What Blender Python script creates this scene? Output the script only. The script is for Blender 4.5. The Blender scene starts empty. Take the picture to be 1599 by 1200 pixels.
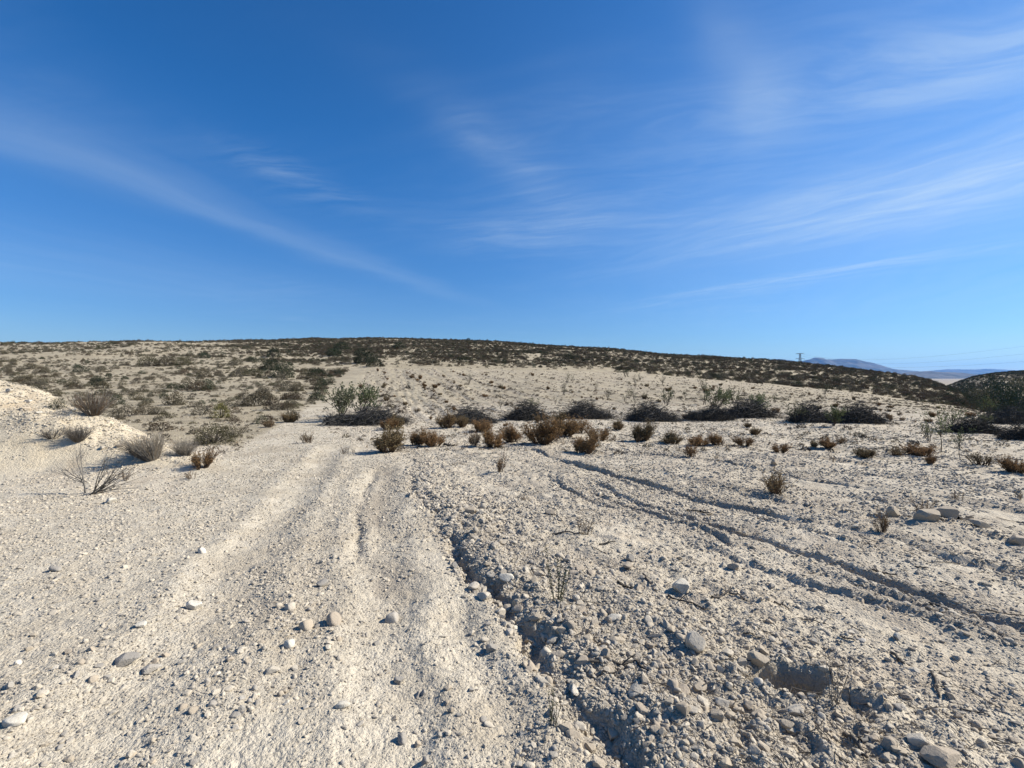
import bpy, bmesh, math, random
import numpy as np
from mathutils import Vector, Matrix, Euler

S = bpy.context.scene
COL = S.collection
rnd = random.Random(7)
rs = np.random.RandomState(11)

# ------------------------------------------------------------------ camera
F = 739.0                      # focal length in pixels of the 1599 px wide photograph
CAMZ = 1.6
PITCH = math.atan(10 / F)
cam_d = bpy.data.cameras.new('camera')
cam_d.sensor_fit = 'HORIZONTAL'
cam_d.sensor_width = 36
cam_d.lens = F / 1599 * 36
cam_d.clip_start = 0.05
cam_d.clip_end = 60000
cam = bpy.data.objects.new('camera', cam_d)
cam.location = (0, 0, CAMZ)
cam.rotation_euler = (math.pi / 2 - PITCH, 0, 0)
COL.objects.link(cam)
S.camera = cam

# ------------------------------------------------------------------ light
SUN_AZ = math.radians(80)      # clockwise from straight ahead
SUN_EL = math.radians(37)
sunv = Vector((math.cos(SUN_EL) * math.sin(SUN_AZ), math.cos(SUN_EL) * math.cos(SUN_AZ), math.sin(SUN_EL)))
sun_d = bpy.data.lights.new('sun', 'SUN')
sun_d.energy = 5.0
sun_d.angle = math.radians(0.5)
sun_d.color = (1.0, 0.94, 0.85)
sun = bpy.data.objects.new('sun', sun_d)
sun.rotation_euler = sunv.to_track_quat('Z', 'Y').to_euler()
sun.location = (60, 20, 60)
COL.objects.link(sun)
S.view_settings.view_transform = 'Standard'
S.view_settings.look = 'None'
S.view_settings.gamma = 1
S.view_settings.exposure = 0.76
S.view_settings.use_curve_mapping = False


class NB:
    """small helper to write node graphs"""
    def __init__(self, tree):
        self.t = tree

    def n(self, typ, **kw):
        nd = self.t.nodes.new(typ)
        for k, v in kw.items():
            setattr(nd, k, v)
        return nd

    def link(self, a, b):
        self.t.links.new(a, b)

    def put(self, sock, v):
        if hasattr(v, 'is_output') or isinstance(v, bpy.types.NodeSocket):
            self.t.links.new(v, sock)
        else:
            sock.default_value = v

    def math(self, op, a, b=0.0, c=0.0, clamp=False):
        nd = self.n('ShaderNodeMath', operation=op)
        nd.use_clamp = clamp
        for s, v in zip(nd.inputs, (a, b, c)):
            self.put(s, v)
        return nd.outputs[0]

    def vmath(self, op, a, b=(0, 0, 0)):
        nd = self.n('ShaderNodeVectorMath', operation=op)
        self.put(nd.inputs[0], a)
        self.put(nd.inputs[1], b)
        return nd.outputs['Value'] if op in ('DOT_PRODUCT', 'LENGTH') else nd.outputs[0]

    def noise(self, vec, scale, detail=4, rough=0.55, dist=0.0, color=False):
        nd = self.n('ShaderNodeTexNoise')
        nd.inputs['Scale'].default_value = scale
        nd.inputs['Detail'].default_value = detail
        nd.inputs['Roughness'].default_value = rough
        nd.inputs['Distortion'].default_value = dist
        self.put(nd.inputs['Vector'], vec)
        return nd.outputs['Color' if color else 'Fac']

    def mix(self, fac, a, b, mode='MIX'):
        nd = self.n('ShaderNodeMix', data_type='RGBA', blend_type=mode)
        self.put(nd.inputs[0], fac)
        for s, v in ((nd.inputs[6], a), (nd.inputs[7], b)):
            if isinstance(v, tuple) and len(v) == 3:
                v = (*v, 1)
            self.put(s, v)
        return nd.outputs[2]

    def ramp(self, fac, lo, hi):
        nd = self.n('ShaderNodeMapRange', interpolation_type='SMOOTHSTEP')
        self.put(nd.inputs[0], fac)
        nd.inputs[1].default_value = lo
        nd.inputs[2].default_value = hi
        return nd.outputs[0]


world = bpy.data.worlds.new('World')
S.world = world
world.use_nodes = True
wt = world.node_tree
wt.nodes.clear()
w = NB(wt)
tc = w.n('ShaderNodeTexCoord')
dirv = tc.outputs['Generated']
sky = w.n('ShaderNodeTexSky', sky_type='NISHITA')
sky.sun_disc = False
sky.sun_elevation = SUN_EL
sky.sun_rotation = SUN_AZ
sky.altitude = 150
sky.air_density = 1.0
sky.dust_density = 0.1
sky.ozone_density = 3.2
gam = w.n('ShaderNodeGamma')
gam.inputs[1].default_value = 1.15
w.link(w.vmath('MULTIPLY', sky.outputs[0], (0.1, 0.1, 0.1)), gam.inputs[0])
sepz = w.n('ShaderNodeSeparateXYZ')
w.link(dirv, sepz.inputs[0])
tint = w.mix(w.ramp(sepz.outputs[2], -0.02, 0.45), (4.3, 5.4, 7.1), (1.75, 6.35, 9.6))
skycol = w.vmath('MULTIPLY', gam.outputs[0], tint)
# cirrus sheet: the view direction cut with a high flat layer
sep = w.n('ShaderNodeSeparateXYZ')
w.link(dirv, sep.inputs[0])
zc = w.math('MAXIMUM', sep.outputs[2], 0.035)
cmb = w.n('ShaderNodeCombineXYZ')
w.link(w.math('DIVIDE', sep.outputs[0], zc), cmb.inputs[0])
w.link(w.math('DIVIDE', sep.outputs[1], zc), cmb.inputs[1])
P0 = cmb.outputs[0]
warp = w.vmath('SUBTRACT', w.noise(P0, 0.9, 3, 0.5, color=True), (0.5, 0.5, 0.5))
P1 = w.vmath('ADD', P0, w.vmath('MULTIPLY', warp, (0.55, 0.55, 0)))


def fibre(ang, sx, sy, seed, detail=7):
    """noise drawn out along one direction of the cloud sheet"""
    rot = w.n('ShaderNodeVectorRotate', rotation_type='Z_AXIS')
    w.put(rot.inputs['Vector'], P1)
    rot.inputs['Angle'].default_value = -ang
    v = w.vmath('ADD', w.vmath('MULTIPLY', rot.outputs[0], (sx, sy, 1)), (seed, seed * 0.7, seed * 1.3))
    return w.noise(v, 1.0, detail, 0.62, 0.35)


a1 = math.atan2(3.74, 1.33)
a2 = math.atan2(-0.80, 0.6)
a3 = math.atan2(-0.25, 1.0)
f1 = w.ramp(fibre(a1, 0.5, 3.0, 3.1, 5), 0.2, 0.7)
f2 = w.ramp(fibre(a2, 1.4, 5.4, 9.4, 10), 0.31, 0.78)
f3 = w.ramp(fibre(a3, 1.6, 5.2, 5.7, 10), 0.33, 0.78)


def sheet(cx, cy, ang, lx, ly, amp, fib):
    d = w.vmath('SUBTRACT', P1, (cx, cy, 0))
    rot = w.n('ShaderNodeVectorRotate', rotation_type='Z_AXIS')
    w.put(rot.inputs['Vector'], d)
    rot.inputs['Angle'].default_value = -ang
    q = w.vmath('MULTIPLY', rot.outputs[0], (1 / lx, 1 / ly, 0))
    g = w.math('EXPONENT', w.math('MULTIPLY', w.vmath('DOT_PRODUCT', q, q), -1.0))
    g = w.math('MULTIPLY', g, amp)
    return w.math('MULTIPLY', g, fib) if fib is not None else g


soft = w.math('ADD', w.math('MULTIPLY', f1, 0.5), 0.5)
g2 = w.math('ADD', w.math('MULTIPLY', f2, 0.66), 0.30)
g3 = w.math('ADD', w.math('MULTIPLY', f3, 0.66), 0.30)
CL = [(-1.5, 3.6, a1, 2.4, 0.24, 0.15, soft), (-1.06, 2.42, 1.15, 0.40, 0.15, 0.24, f3), (0.02, 2.25, 1.05, 0.6, 0.15, 0.18, g3),
      (0.3, 3.3, a3, 0.95, 0.42, 0.22, g3), (0.8, 2.6, a3, 1.5, 0.75, 0.12, g3), (2.45, 2.4, a2, 1.25, 0.70, 0.52, g2), (2.2, 1.9, a2, 2.2, 1.5, 0.13, None), (3.2, 3.4, a2, 2.2, 1.2, 0.12, None),
      (1.5, 1.34, a3, 0.6, 0.30, 0.42, g3), (0.8, 1.66, 1.05, 0.42, 0.10, 0.17, soft), (3.0, 4.5, a2, 1.5, 0.22, 0.34, f2),
      (2.4, 5.9, a2, 2.0, 0.40, 0.16, f2), (5.2, 5.0, a2, 4.5, 3.0, 0.16, soft), (1.2, 1.7, a3, 0.9, 0.30, 0.22, g3),
      (-1.95, 2.0, a1, 0.9, 0.5, 0.10, soft), (-4.0, 4.3, a1, 2.4, 1.6, 0.10, soft), (1.6, 3.6, a2, 1.6, 0.5, 0.17, g2)]
tot = None
for c in CL:
    g = sheet(*c)
    tot = g if tot is None else w.math('ADD', tot, g)
veil = w.math('MULTIPLY', w.math('MULTIPLY', w.ramp(w.noise(P0, 0.45, 3, 0.5), 0.45, 0.75), f3), 0.09)
tot = w.math('ADD', tot, veil)
fade = w.ramp(sep.outputs[2], 0.0, 0.09)
alpha = w.math('MINIMUM', w.math('MULTIPLY', w.math('MULTIPLY', tot, fade), 0.86), 0.8)
skymix = w.mix(alpha, skycol, (4.1, 4.95, 5.6))
bg = w.n('ShaderNodeBackground')
bg.inputs['Strength'].default_value = 0.1
w.link(skymix, bg.inputs['Color'])
wo = w.n('ShaderNodeOutputWorld')
w.link(bg.outputs[0], wo.inputs[0])


# ------------------------------------------------------------------ noise
def _h(ix, iy, seed):
    h = (ix.astype(np.int64) * 374761393 + iy.astype(np.int64) * 668265263 + seed * 974711) & 0xffffffff
    h = ((h ^ (h >> 13)) * 1274126177) & 0xffffffff
    return h ^ (h >> 16)


def pn(x, y, seed=0):
    """gradient noise, about -1..1"""
    x = np.asarray(x, float)
    y = np.asarray(y, float)
    ix = np.floor(x)
    iy = np.floor(y)
    fx = x - ix
    fy = y - iy
    ux = fx * fx * fx * (fx * (fx * 6 - 15) + 10)
    uy = fy * fy * fy * (fy * (fy * 6 - 15) + 10)

    def g(dx, dy):
        a = (_h(ix + dx, iy + dy, seed) & 1023) * (2 * math.pi / 1024)
        return np.cos(a) * (fx - dx) + np.sin(a) * (fy - dy)
    n0 = g(0, 0) * (1 - ux) + g(1, 0) * ux
    n1 = g(0, 1) * (1 - ux) + g(1, 1) * ux
    return 1.5 * (n0 * (1 - uy) + n1 * uy)


def sstep(a, b, x):
    t = np.clip((x - a) / (b - a), 0, 1)
    return t * t * (3 - 2 * t)


# ------------------------------------------------------------------ terrain: large form
# for a heading (given by its column u in the photo) the height profile along the ground, as (distance, row) pairs
PROF = {
    -300: [(16, 0), (30, 622), (45, 601), (60, 587), (75, 576), (100, 558), (120, 546), (140, 540), (165, 537)],
    0: [(16, 0), (30, 622), (45, 600), (60, 585), (75, 573), (100, 555), (120, 543), (140, 537), (160, 534.5)],
    200: [(16, 0), (30, 624), (45, 602), (60, 586), (75, 573), (100, 555), (120, 543), (140, 535), (160, 532.5)],
    400: [(18, 0), (30, 622), (45, 601), (60, 588), (75, 577), (100, 561), (130, 547), (160, 537), (185, 532), (200, 530.5)],
    500: [(18, 0), (30, 622), (45, 602), (60, 590), (75, 580), (100, 562), (130, 547), (160, 536), (190, 529.5), (205, 528.5)],
    600: [(20, 0), (30, 624), (45, 602), (60, 588), (75, 577.5), (85, 572), (100, 560), (130, 545), (160, 535), (190, 529), (205, 527.5)],
    700: [(20, 0), (30, 625), (45, 603), (60, 589), (75, 578), (85, 573), (100, 562), (130, 547), (160, 537), (190, 531), (205, 530)],
    850: [(20, 0), (30, 626), (45, 604), (60, 591), (75, 582), (85, 577), (100, 567), (130, 553), (160, 543), (190, 538), (200, 537.5)],
    1000: [(20, 0), (30, 627), (45, 607), (60, 596), (75, 588), (85, 583), (100, 574), (130, 560), (160, 551), (180, 548)],
    1100: [(20, 0), (30, 628), (45, 610), (60, 601), (75, 594), (85, 590), (100, 581), (130, 567), (160, 559.5), (180, 557)],
    1200: [(20, 0), (30, 629), (45, 614), (60, 606), (72, 601), (80, 598), (100, 587), (130, 573), (160, 564.5), (178, 563)],
    1350: [(20, 0), (30, 632), (45, 622), (60, 618), (68, 615), (80, 605), (100, 594), (130, 582), (150, 579), (165, 578)],
    1450: [(22, 0), (40, 633), (55, 631), (62, 630), (80, 615), (100, 603), (120, 594), (135, 589.5)],
    1520: [(22, 0), (30, 645), (45, 641), (58, 638), (75, 628), (90, 622), (105, 619)],
    1599: [(18, 0), (30, 657), (40, 656), (50, 658), (62, 662)],
    1900: [(16, 0), (30, 660), (40, 660), (50, 662), (62, 664)],
}
FAR = {  # what follows behind the crest, as (distance, height)
    'hill': [(1.35, 0.8, 1), (2.4, 0.2, 1)],
}
RG = np.exp(np.linspace(math.log(1.0), math.log(16000), 300))
TH = np.radians(np.arange(-180, 180.01, 0.5))
cols = sorted(PROF)
prof_th, prof_z = [], []
for u in cols:
    th = math.atan((u - 799.5) / F)
    pts = [(0.5, 0.0)]
    for Y, v in PROF[u]:
        z = 0.0 if v == 0 else CAMZ - (v - 590) / F * Y
        pts.append((Y / math.cos(th), z))
    R0, z0 = pts[-1]
    if u <= 1350:
        pts += [(R0 * 1.4, z0 * 0.75), (R0 * 2.5, z0 * 0.1 - 3), (1200, -9), (16000, -9)]
    elif u <= 1450:
        pts += [(R0 * 1.5, -7), (R0 * 2.4, -10), (1200, -9), (16000, -9)]
    elif u <= 1520:
        pts += [(150 / math.cos(th), -6), (190 / math.cos(th), -8), (235 / math.cos(th), 0.0), (270 / math.cos(th), 3.6), (300 / math.cos(th), 2.6), (800, -9), (16000, -9)]
        if u == 1520:
            pts[-5] = (270 / math.cos(th), 3.4)
    else:
        pts += [(85 / math.cos(th), -9), (150 / math.cos(th), -9.5), (195 / math.cos(th), -4.5), (240 / math.cos(th), 3.8), (270 / math.cos(th), 5.9), (330 / math.cos(th), 5.6), (800, -9), (16000, -9)]
    pts = np.array(pts)
    prof_th.append(th)
    prof_z.append(np.interp(np.log(RG), np.log(pts[:, 0]), pts[:, 1]))
back = np.interp(RG, [1, 60, 400, 16000], [0, 0, -9, -9])
prof_th = [-math.pi, math.radians(-95)] + prof_th + [math.radians(95), math.pi]
prof_z = [back, back] + prof_z + [back, back]
prof_z = np.array(prof_z)
TAB = np.empty((len(TH), len(RG)))
for j in range(len(RG)):
    TAB[:, j] = np.interp(TH, prof_th, prof_z[:, j])


def gsm(A, s, axis):
    k = np.exp(-0.5 * (np.arange(-4 * s, 4 * s + 1) / s) ** 2)
    k /= k.sum()
    pad = [(0, 0), (0, 0)]
    pad[axis] = (4 * s, 4 * s)
    B = np.pad(A, pad, mode='edge')
    return np.apply_along_axis(lambda r: np.convolve(r, k, 'valid'), axis, B)


TAB = gsm(gsm(TAB, 2, 0), 1, 1)


def htab(x, y):
    R = np.clip(np.hypot(x, y), 1.0, 15990)
    t = np.arctan2(x, y)
    fi = np.clip((t + math.pi) / math.radians(0.5), 0, len(TH) - 1.001)
    fj = np.clip((np.log(R) - math.log(RG[0])) / (math.log(RG[1]) - math.log(RG[0])), 0, len(RG) - 1.001)
    i = fi.astype(int)
    j = fj.astype(int)
    a = fi - i
    b = fj - j
    return (TAB[i, j] * (1 - a) * (1 - b) + TAB[i + 1, j] * a * (1 - b) + TAB[i, j + 1] * (1 - a) * b + TAB[i + 1, j + 1] * a * b)


# spoil bank at the side of the track: crest line with heights
BANK = np.array([(-22.0, 11.6, 2.5), (-15.0, 11.2, 2.0), (-11.4, 10.5, 1.45), (-10.0, 10.0, 0.97), (-8.6, 9.5, 0.80), (-7.6, 9.15, 0.44), (-6.7, 8.85, 0.24), (-5.6, 8.4, 0.10), (-4.9, 8.1, 0.0)])


def poly_dist(px, py, pts):
    """signed distance to a polyline (positive on its +x side) and the running index along it"""
    best = np.full(px.shape, 1e9)
    sgn = np.ones(px.shape)
    par = np.zeros(px.shape)
    for k in range(len(pts) - 1):
        ax, ay = pts[k][:2]
        bx, by = pts[k + 1][:2]
        dx, dy = bx - ax, by - ay
        L2 = dx * dx + dy * dy + 1e-12
        t = np.clip(((px - ax) * dx + (py - ay) * dy) / L2, 0, 1)
        qx, qy = px - ax - t * dx, py - ay - t * dy
        d = np.hypot(qx, qy)
        nx, ny = dy, -dx
        if nx < 0:
            nx, ny = -nx, -ny
        m = d < best
        best = np.where(m, d, best)
        sgn = np.where(m, np.where(qx * nx + qy * ny >= 0, 1.0, -1.0), sgn)
        par = np.where(m, k + t, par)
    return best * sgn, par


def bank_h(x, y):
    h = np.zeros(x.shape)
    m = (x < -3) & (x > -26) & (y > 3) & (y < 18)
    if m.any():
        X, Y = x[m], y[m]
        wob = 0.10 * pn(X * 0.6, Y * 0.6, 41) + 0.05 * pn(X * 2.2, Y * 2.2, 42)
        d, p = poly_dist(X, Y + wob, BANK)
        zc_ = np.interp(p, np.arange(len(BANK)), BANK[:, 2])
        front = d * np.sign(-1)
        # in front of the crest (towards the track and the camera) the slope is smooth and even
        infront = (Y + wob) < np.interp(X, BANK[:, 0], BANK[:, 1])
        wf = 0.7 + 2.0 * zc_
        wb = 0.8 + 1.5 * zc_
        a = np.abs(d)
        t = np.where(infront, a / wf, a / wb)
        prof = np.where(t < 1, (1 - np.clip(t, 0, 1)) ** 1.15, 0)
        prof = np.where(infront, np.clip(1.12 * (1 - sstep(0.0, 1.0, t * 0.93 + 0.02)), 0, 1), 1 - sstep(0.05, 1, t))
        rough = 0.05 * pn(X * 2.0, Y * 2.0, 43) + 0.022 * pn(X * 7, Y * 7, 44) + 0.012 * pn(X * 16, Y * 16, 45)
        h[m] = zc_ * prof + rough * prof * np.clip(zc_ * 2, 0, 1) * np.where(infront & (t > 0.3), 0.12, 1.3)
    return h


def hs(x, y):
    return htab(x, y) + bank_h(x, y)


def ray(u, v):
    dx, dy, dz = (u - 799.5) / F, 1.0, (600 - v) / F
    c, s = math.cos(PITCH), math.sin(PITCH)
    return dx, dy * c + dz * s, -dy * s + dz * c


TS = np.exp(np.linspace(math.log(1.3), math.log(600), 900))


def gp(u, v):
    """ground point under a pixel of the photograph"""
    dx, dy, dz = ray(u, v)
    x, y, z = TS * dx, TS * dy, CAMZ + TS * dz
    g = z - hs(x, y)
    k = np.argmax(g < 0)
    if g[k] >= 0:
        k = len(TS) - 1
    if k == 0:
        k = 1
    a = g[k - 1] / (g[k - 1] - g[k] + 1e-12)
    a = min(max(a, 0), 1)
    return float(x[k - 1] + a * (x[k] - x[k - 1])), float(y[k - 1] + a * (y[k] - y[k - 1]))


def proj(x, y, z):
    c, s = math.cos(PITCH), math.sin(PITCH)
    dz = z - CAMZ
    zc_ = y * c - dz * s
    yc = y * s + dz * c
    return 799.5 + F * x / zc_, 600 - F * yc / zc_, zc_


def gpl(pts):
    return np.array([gp(u, v) for u, v in pts])


GULLY = gpl([(645, 730), (640, 752), (650, 775), (672, 800), (695, 835), (715, 870), (740, 905), (775, 930), (800, 960), (835, 990), (850, 1030), (880, 1080), (905, 1120), (945, 1160), (985, 1215), (1030, 1300)])
FURROWS = [  # (polyline, depth, width, ridge)
    ([(820, 701), (850, 710), (885, 721), (925, 734), (975, 747), (1020, 759), (1070, 775), (1120, 787), (1160, 796), (1200, 805), (1245, 816), (1295, 822), (1335, 835), (1365, 842), (1425, 858), (1500, 880), (1650, 905)], .055, .065, .045),
    ([(920, 755), (950, 767), (980, 780), (1010, 790), (1045, 800), (1083, 812), (1120, 824), (1158, 837), (1195, 847), (1283, 873), (1343, 897), (1400, 917), (1467, 940), (1533, 960), (1650, 1000)], .055, .055, .035),
    ([(920, 770), (960, 785), (1005, 800), (1040, 812), (1075, 825), (1115, 840), (1150, 855)], .035, .045, .03),
    ([(850, 740), (875, 765), (905, 779), (935, 788), (965, 800)], .045, .055, .03),
    ([(1005, 706), (1060, 714), (1098, 718), (1175, 731), (1220, 737), (1250, 745), (1300, 754), (1335, 762), (1365, 768), (1400, 774), (1450, 780), (1500, 790), (1550, 794), (1640, 806)], .05, .07, .05),
    ([(1245, 710), (1295, 717), (1340, 722), (1375, 726)], .05, .08, .05),
    ([(1310, 769), (1355, 779), (1390, 785)], .035, .05, .03),
    ([(1400, 739), (1425, 745), (1460, 751), (1500, 757), (1575, 768), (1640, 775)], .05, .08, .05),
    ([(600, 720), (588, 735), (572, 760), (553, 800), (558, 850), (575, 900)], .018, .10, .022),
    ([(860, 690), (930, 700), (1000, 708)], .05, .08, .05),
    ([(1100, 757), (1180, 772), (1270, 790), (1340, 801), (1420, 818), (1520, 838), (1640, 860)], .03, .045, .025),
    ([(950, 742), (1010, 770), (1060, 786)], .025, .04, .02),
    ([(1150, 800), (1230, 826), (1300, 846), (1380, 872)], .03, .045, .025),
    ([(1080, 850), (1180, 885), (1300, 925), (1420, 965), (1560, 1010)], .025, .045, .02),
    ([(1270, 890), (1400, 935), (1500, 975), (1640, 1030)], .025, .045, .02),
    ([(1180, 715), (1300, 733), (1420, 752)], .03, .06, .03),
    ([(1180, 690), (1260, 700), (1330, 703), (1480, 716)], .05, .08, .05),
]
FURROWS = [(gpl(p), d, w_, r_) for p, d, w_, r_ in FURROWS]
RUTS = [(gpl([(592, 735), (590, 800), (597, 900), (606, 1000), (612, 1100), (616, 1230)]), .03, .22),
        (gpl([(520, 700), (470, 760), (400, 850), (330, 950), (230, 1080), (120, 1220)]), .035, .25),
        (gpl([(715, 960), (735, 1040), (760, 1130), (780, 1230)]), .025, .14)]
HOLE = gp(1226, 1068)
PIT = gp(1325, 1104)
PIT2 = gp(1238, 1165)
HUMP = gp(1465, 828)
AZF = math.radians(-31)
AZS = math.radians(-15)


def field_w(x, y):
    """1 on the ploughed field, 0 on the track side of the gully"""
    xg = np.interp(y, GULLY[::-1, 1], GULLY[::-1, 0])
    return sstep(-0.05, 0.25, x - xg)


def hfull(x, y):
    x = np.asarray(x, float)
    y = np.asarray(y, float)
    R = np.hypot(x, y)
    h = hs(x, y)
    near = np.exp(-(R / 28.0) ** 2)
    fw = field_w(x, y)
    hill = sstep(17, 24, y) * 1.0
    # broad unevenness
    h = h + (0.030 + 0.03 * fw) * pn(x * 0.55, y * 0.55, 1) * sstep(0.5, 3, R) * np.exp(-(R / 60) ** 2)
    h = h + 0.10 * sstep(15, 40, R) * (1 - sstep(400, 900, R)) * (pn(x * 0.16, y * 0.16, 2) + 0.5 * pn(x * 0.42, y * 0.42, 3))
    h = h + 0.55 * sstep(75, 130, R) * (1 - sstep(400, 900, R)) * pn(x * 0.045, y * 0.045, 4)
    # drawn-out tillage relief of the field
    def streak(az, kx, ky, seed):
        s = x * math.cos(az) - y * math.sin(az)
        t = x * math.sin(az) + y * math.cos(az)
        return pn(s * kx, t * ky, seed)
    wn = fw * np.exp(-(R / 17.0) ** 4)
    h = h + wn * (0.028 * streak(AZF, 2.4, 0.25, 5) + 0.016 * streak(AZF, 5.5, 0.5, 6))
    fs = sstep(15, 22, y) * (1 - sstep(72, 88, y)) * sstep(-0.34, -0.29, x / np.maximum(y, 1) + 0.0)
    sx = x * math.cos(AZS) - y * math.sin(AZS)
    rows = np.cos(sx * (2 * math.pi / 3.3) + 0.7 * streak(AZS, 0.3, 0.08, 7))
    h = h + fs * (0.02 * rows + 0.045 * streak(AZS, 1.5, 0.10, 8) + 0.05 * streak(AZS, 3.6, 0.25, 9))
    m = R < 27
    if m.any():
        X, Y = x[m], y[m]
        r = R[m]
        f = fw[m]
        d = np.zeros(X.shape)
        s, p = poly_dist(X + 0.05 * pn(X * 3, Y * 3, 20), Y + 0.05 * pn(X * 3, Y * 3, 21), GULLY)
        s = s + 0.07 * pn(X * 4, Y * 4, 25) + 0.05 * pn(X * 11, Y * 11, 22)
        along = np.clip(0.65 + 1.1 * pn(X * 1.6, Y * 1.6, 23), 0.05, 1.4) * sstep(0.0, 1.2, p)
        dep = np.interp(p, [0, 3, 6, 8, 11, 14], [.025, .04, .06, .08, .075, .065])
        d += -dep * along * np.exp(-(np.clip(np.abs(s) - 0.02, 0, 9) / 0.04) ** 2)
        d += 0.06 * np.exp(-((s - 0.25) / 0.17) ** 2) * (0.7 + 0.5 * pn(X * 3.5, Y * 3.5, 24)) * sstep(0.0, 1.0, p)
        d += 0.03 * np.exp(-((s - 0.6) / 0.4) ** 2)
        d += -0.008 * np.exp(-((s + 0.35) / 0.25) ** 2)
        rub = np.exp(-((np.clip(s, -0.1, 9) - 0.35) / 0.65) ** 2)
        for pl, dp, wd, rg in FURROWS:
            b = (X > pl[:, 0].min() - 1.2) & (X < pl[:, 0].max() + 1.2) & (Y > pl[:, 1].min() - 1.2) & (Y < pl[:, 1].max() + 1.2)
            if not b.any():
                continue
            xb, yb = X[b], Y[b]
            s, p = poly_dist(xb + 0.07 * pn(xb * 2, yb * 2, 30), yb + 0.07 * pn(xb * 2, yb * 2, 31), pl)
            s = s + 0.02 * pn(xb * 8, yb * 8, 32)
            endf = sstep(0, 0.7, p) * sstep(0, 0.7, len(pl) - 1 - p)
            al = np.clip(0.85 + 0.8 * pn(xb * 0.9, yb * 0.9, 33), 0.1, 1.4) * endf
            wn_ = wd * .55
            d[b] += al * (-dp * 1.1 * np.exp(-(s / wn_) ** 2) + rg * .85 * np.exp(-((s - wn_ * 2.2) / (wn_ * 1.5)) ** 2))
        for pl, dp, wd in RUTS:
            s, p = poly_dist(X + 0.12 * pn(X * 1.1, Y * 1.1, 35), Y, pl)
            d += -dp * np.exp(-(s / wd) ** 2) + dp * 0.7 * np.exp(-((np.abs(s) - wd * 1.6) / (wd * 0.6)) ** 2)
        # scour holes
        for (hx, hy), rx, ry, dp, lip in ((HOLE, .185, .09, .25, .035), (PIT, .12, .06, .03, .03), (PIT2, .10, .05, .03, .02)):
            qx = (X - hx) / rx + 0.22 * pn(X * 7, Y * 7, 50) + 0.10 * pn(X * 14, Y * 14, 52)
            qy = (Y - hy) / ry + 0.25 * pn(X * 7, Y * 7, 51) + 0.16 * pn(X * 14, Y * 14, 53)
            q = np.hypot(qx, np.where(qy < 0, qy * 0.55, qy))
            d += -dp * (1 - sstep(0.72, 1.05, q)) + lip * np.exp(-((q - 1.35) / 0.3) ** 2) * np.where(qy > 0, 1, 0.3)
        q = np.hypot((X - HUMP[0]) / .5, (Y - HUMP[1]) / .35)
        d += 0.11 * np.exp(-q ** 2)
        # crumbly soil
        fin = np.exp(-(r / 9.0) ** 2)
        f = f * np.clip(.55 + .85 * pn(X * .9, Y * .9, 16), .1, 1.1)
        rubn = np.clip(rub * sstep(0, 1.5, 8 - Y) * f + 0.0, 0, 1)
        d += (0.011 + 0.014 * f + 0.028 * rubn) * pn(X * 4.3, Y * 4.3, 12)
        d += (0.008 + 0.010 * f + 0.020 * rubn) * pn(X * 10.5, Y * 10.5, 13) * np.exp(-(r / 16) ** 2)
        d += (0.005 + 0.006 * f + 0.010 * rubn) * pn(X * 24, Y * 24, 14) * fin
        d += (0.003 + 0.003 * f + 0.004 * rubn) * pn(X * 52, Y * 52, 15) * np.exp(-(r / 4.5) ** 2)
        h = h.copy()
        h[m] += d
    return h


def hz(x, y):
    return float(hfull(np.array([x]), np.array([y]))[0])


# ------------------------------------------------------------------ regions of the ground
def pip(px, py, poly):
    ins = np.zeros(px.shape, bool)
    n = len(poly)
    for k in range(n):
        x1, y1 = poly[k]
        x2, y2 = poly[(k + 1) % n]
        c = ((y1 > py) != (y2 > py)) & (px < (x2 - x1) * (py - y1) / (y2 - y1 + 1e-12) + x1)
        ins ^= c
    return ins


TL = gpl([(300, 748), (330, 722), (380, 695), (425, 672), (460, 652), (490, 630), (515, 605), (537, 583), (548, 573)])
TRr = gpl([(600, 715), (560, 692), (503, 670), (520, 645), (540, 620), (556, 600), (575, 583), (590, 574)])
track_poly = np.vstack([[(-40, -6), (-40, 7.2), (-9.6, 8.6)], gpl([(130, 775), (230, 785)]), TL, TRr[::-1], GULLY, [(0.9, -6)]])
TLX = TL[np.argsort(TL[:, 1])]
UB = ([-400, 480, 600, 700, 800, 1000, 1040, 1200, 1350, 1450, 1520, 1599, 1900], [78, 78, 78, 80, 80, 85, 82, 74, 68, 60, 55, 46, 40])


def region(x, y):
    """0 field, 1 track, 2 hillside, 3 spoil bank, 4 far plain"""
    jx = 0.18 * pn(x * 1.7, y * 1.7, 60)
    jy = 0.18 * pn(x * 1.7, y * 1.7, 61)
    R = np.hypot(x, y)
    reg = np.zeros(x.shape, int)
    u = 799.5 + F * x / np.maximum(y, 0.1)
    yb = np.interp(u, *UB)
    reg[(y > yb + 12 * jy)] = 2
    xl = np.interp(y, TLX[:, 1], TLX[:, 0])
    reg[(y > 10) & (x < xl + jx) & (y > 11 + jy)] = 2
    reg[pip(x + jx, y + jy, track_poly)] = 1
    reg[bank_h(x, y) > 0.06] = 3
    reg[R > 700] = 4
    return reg


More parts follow.
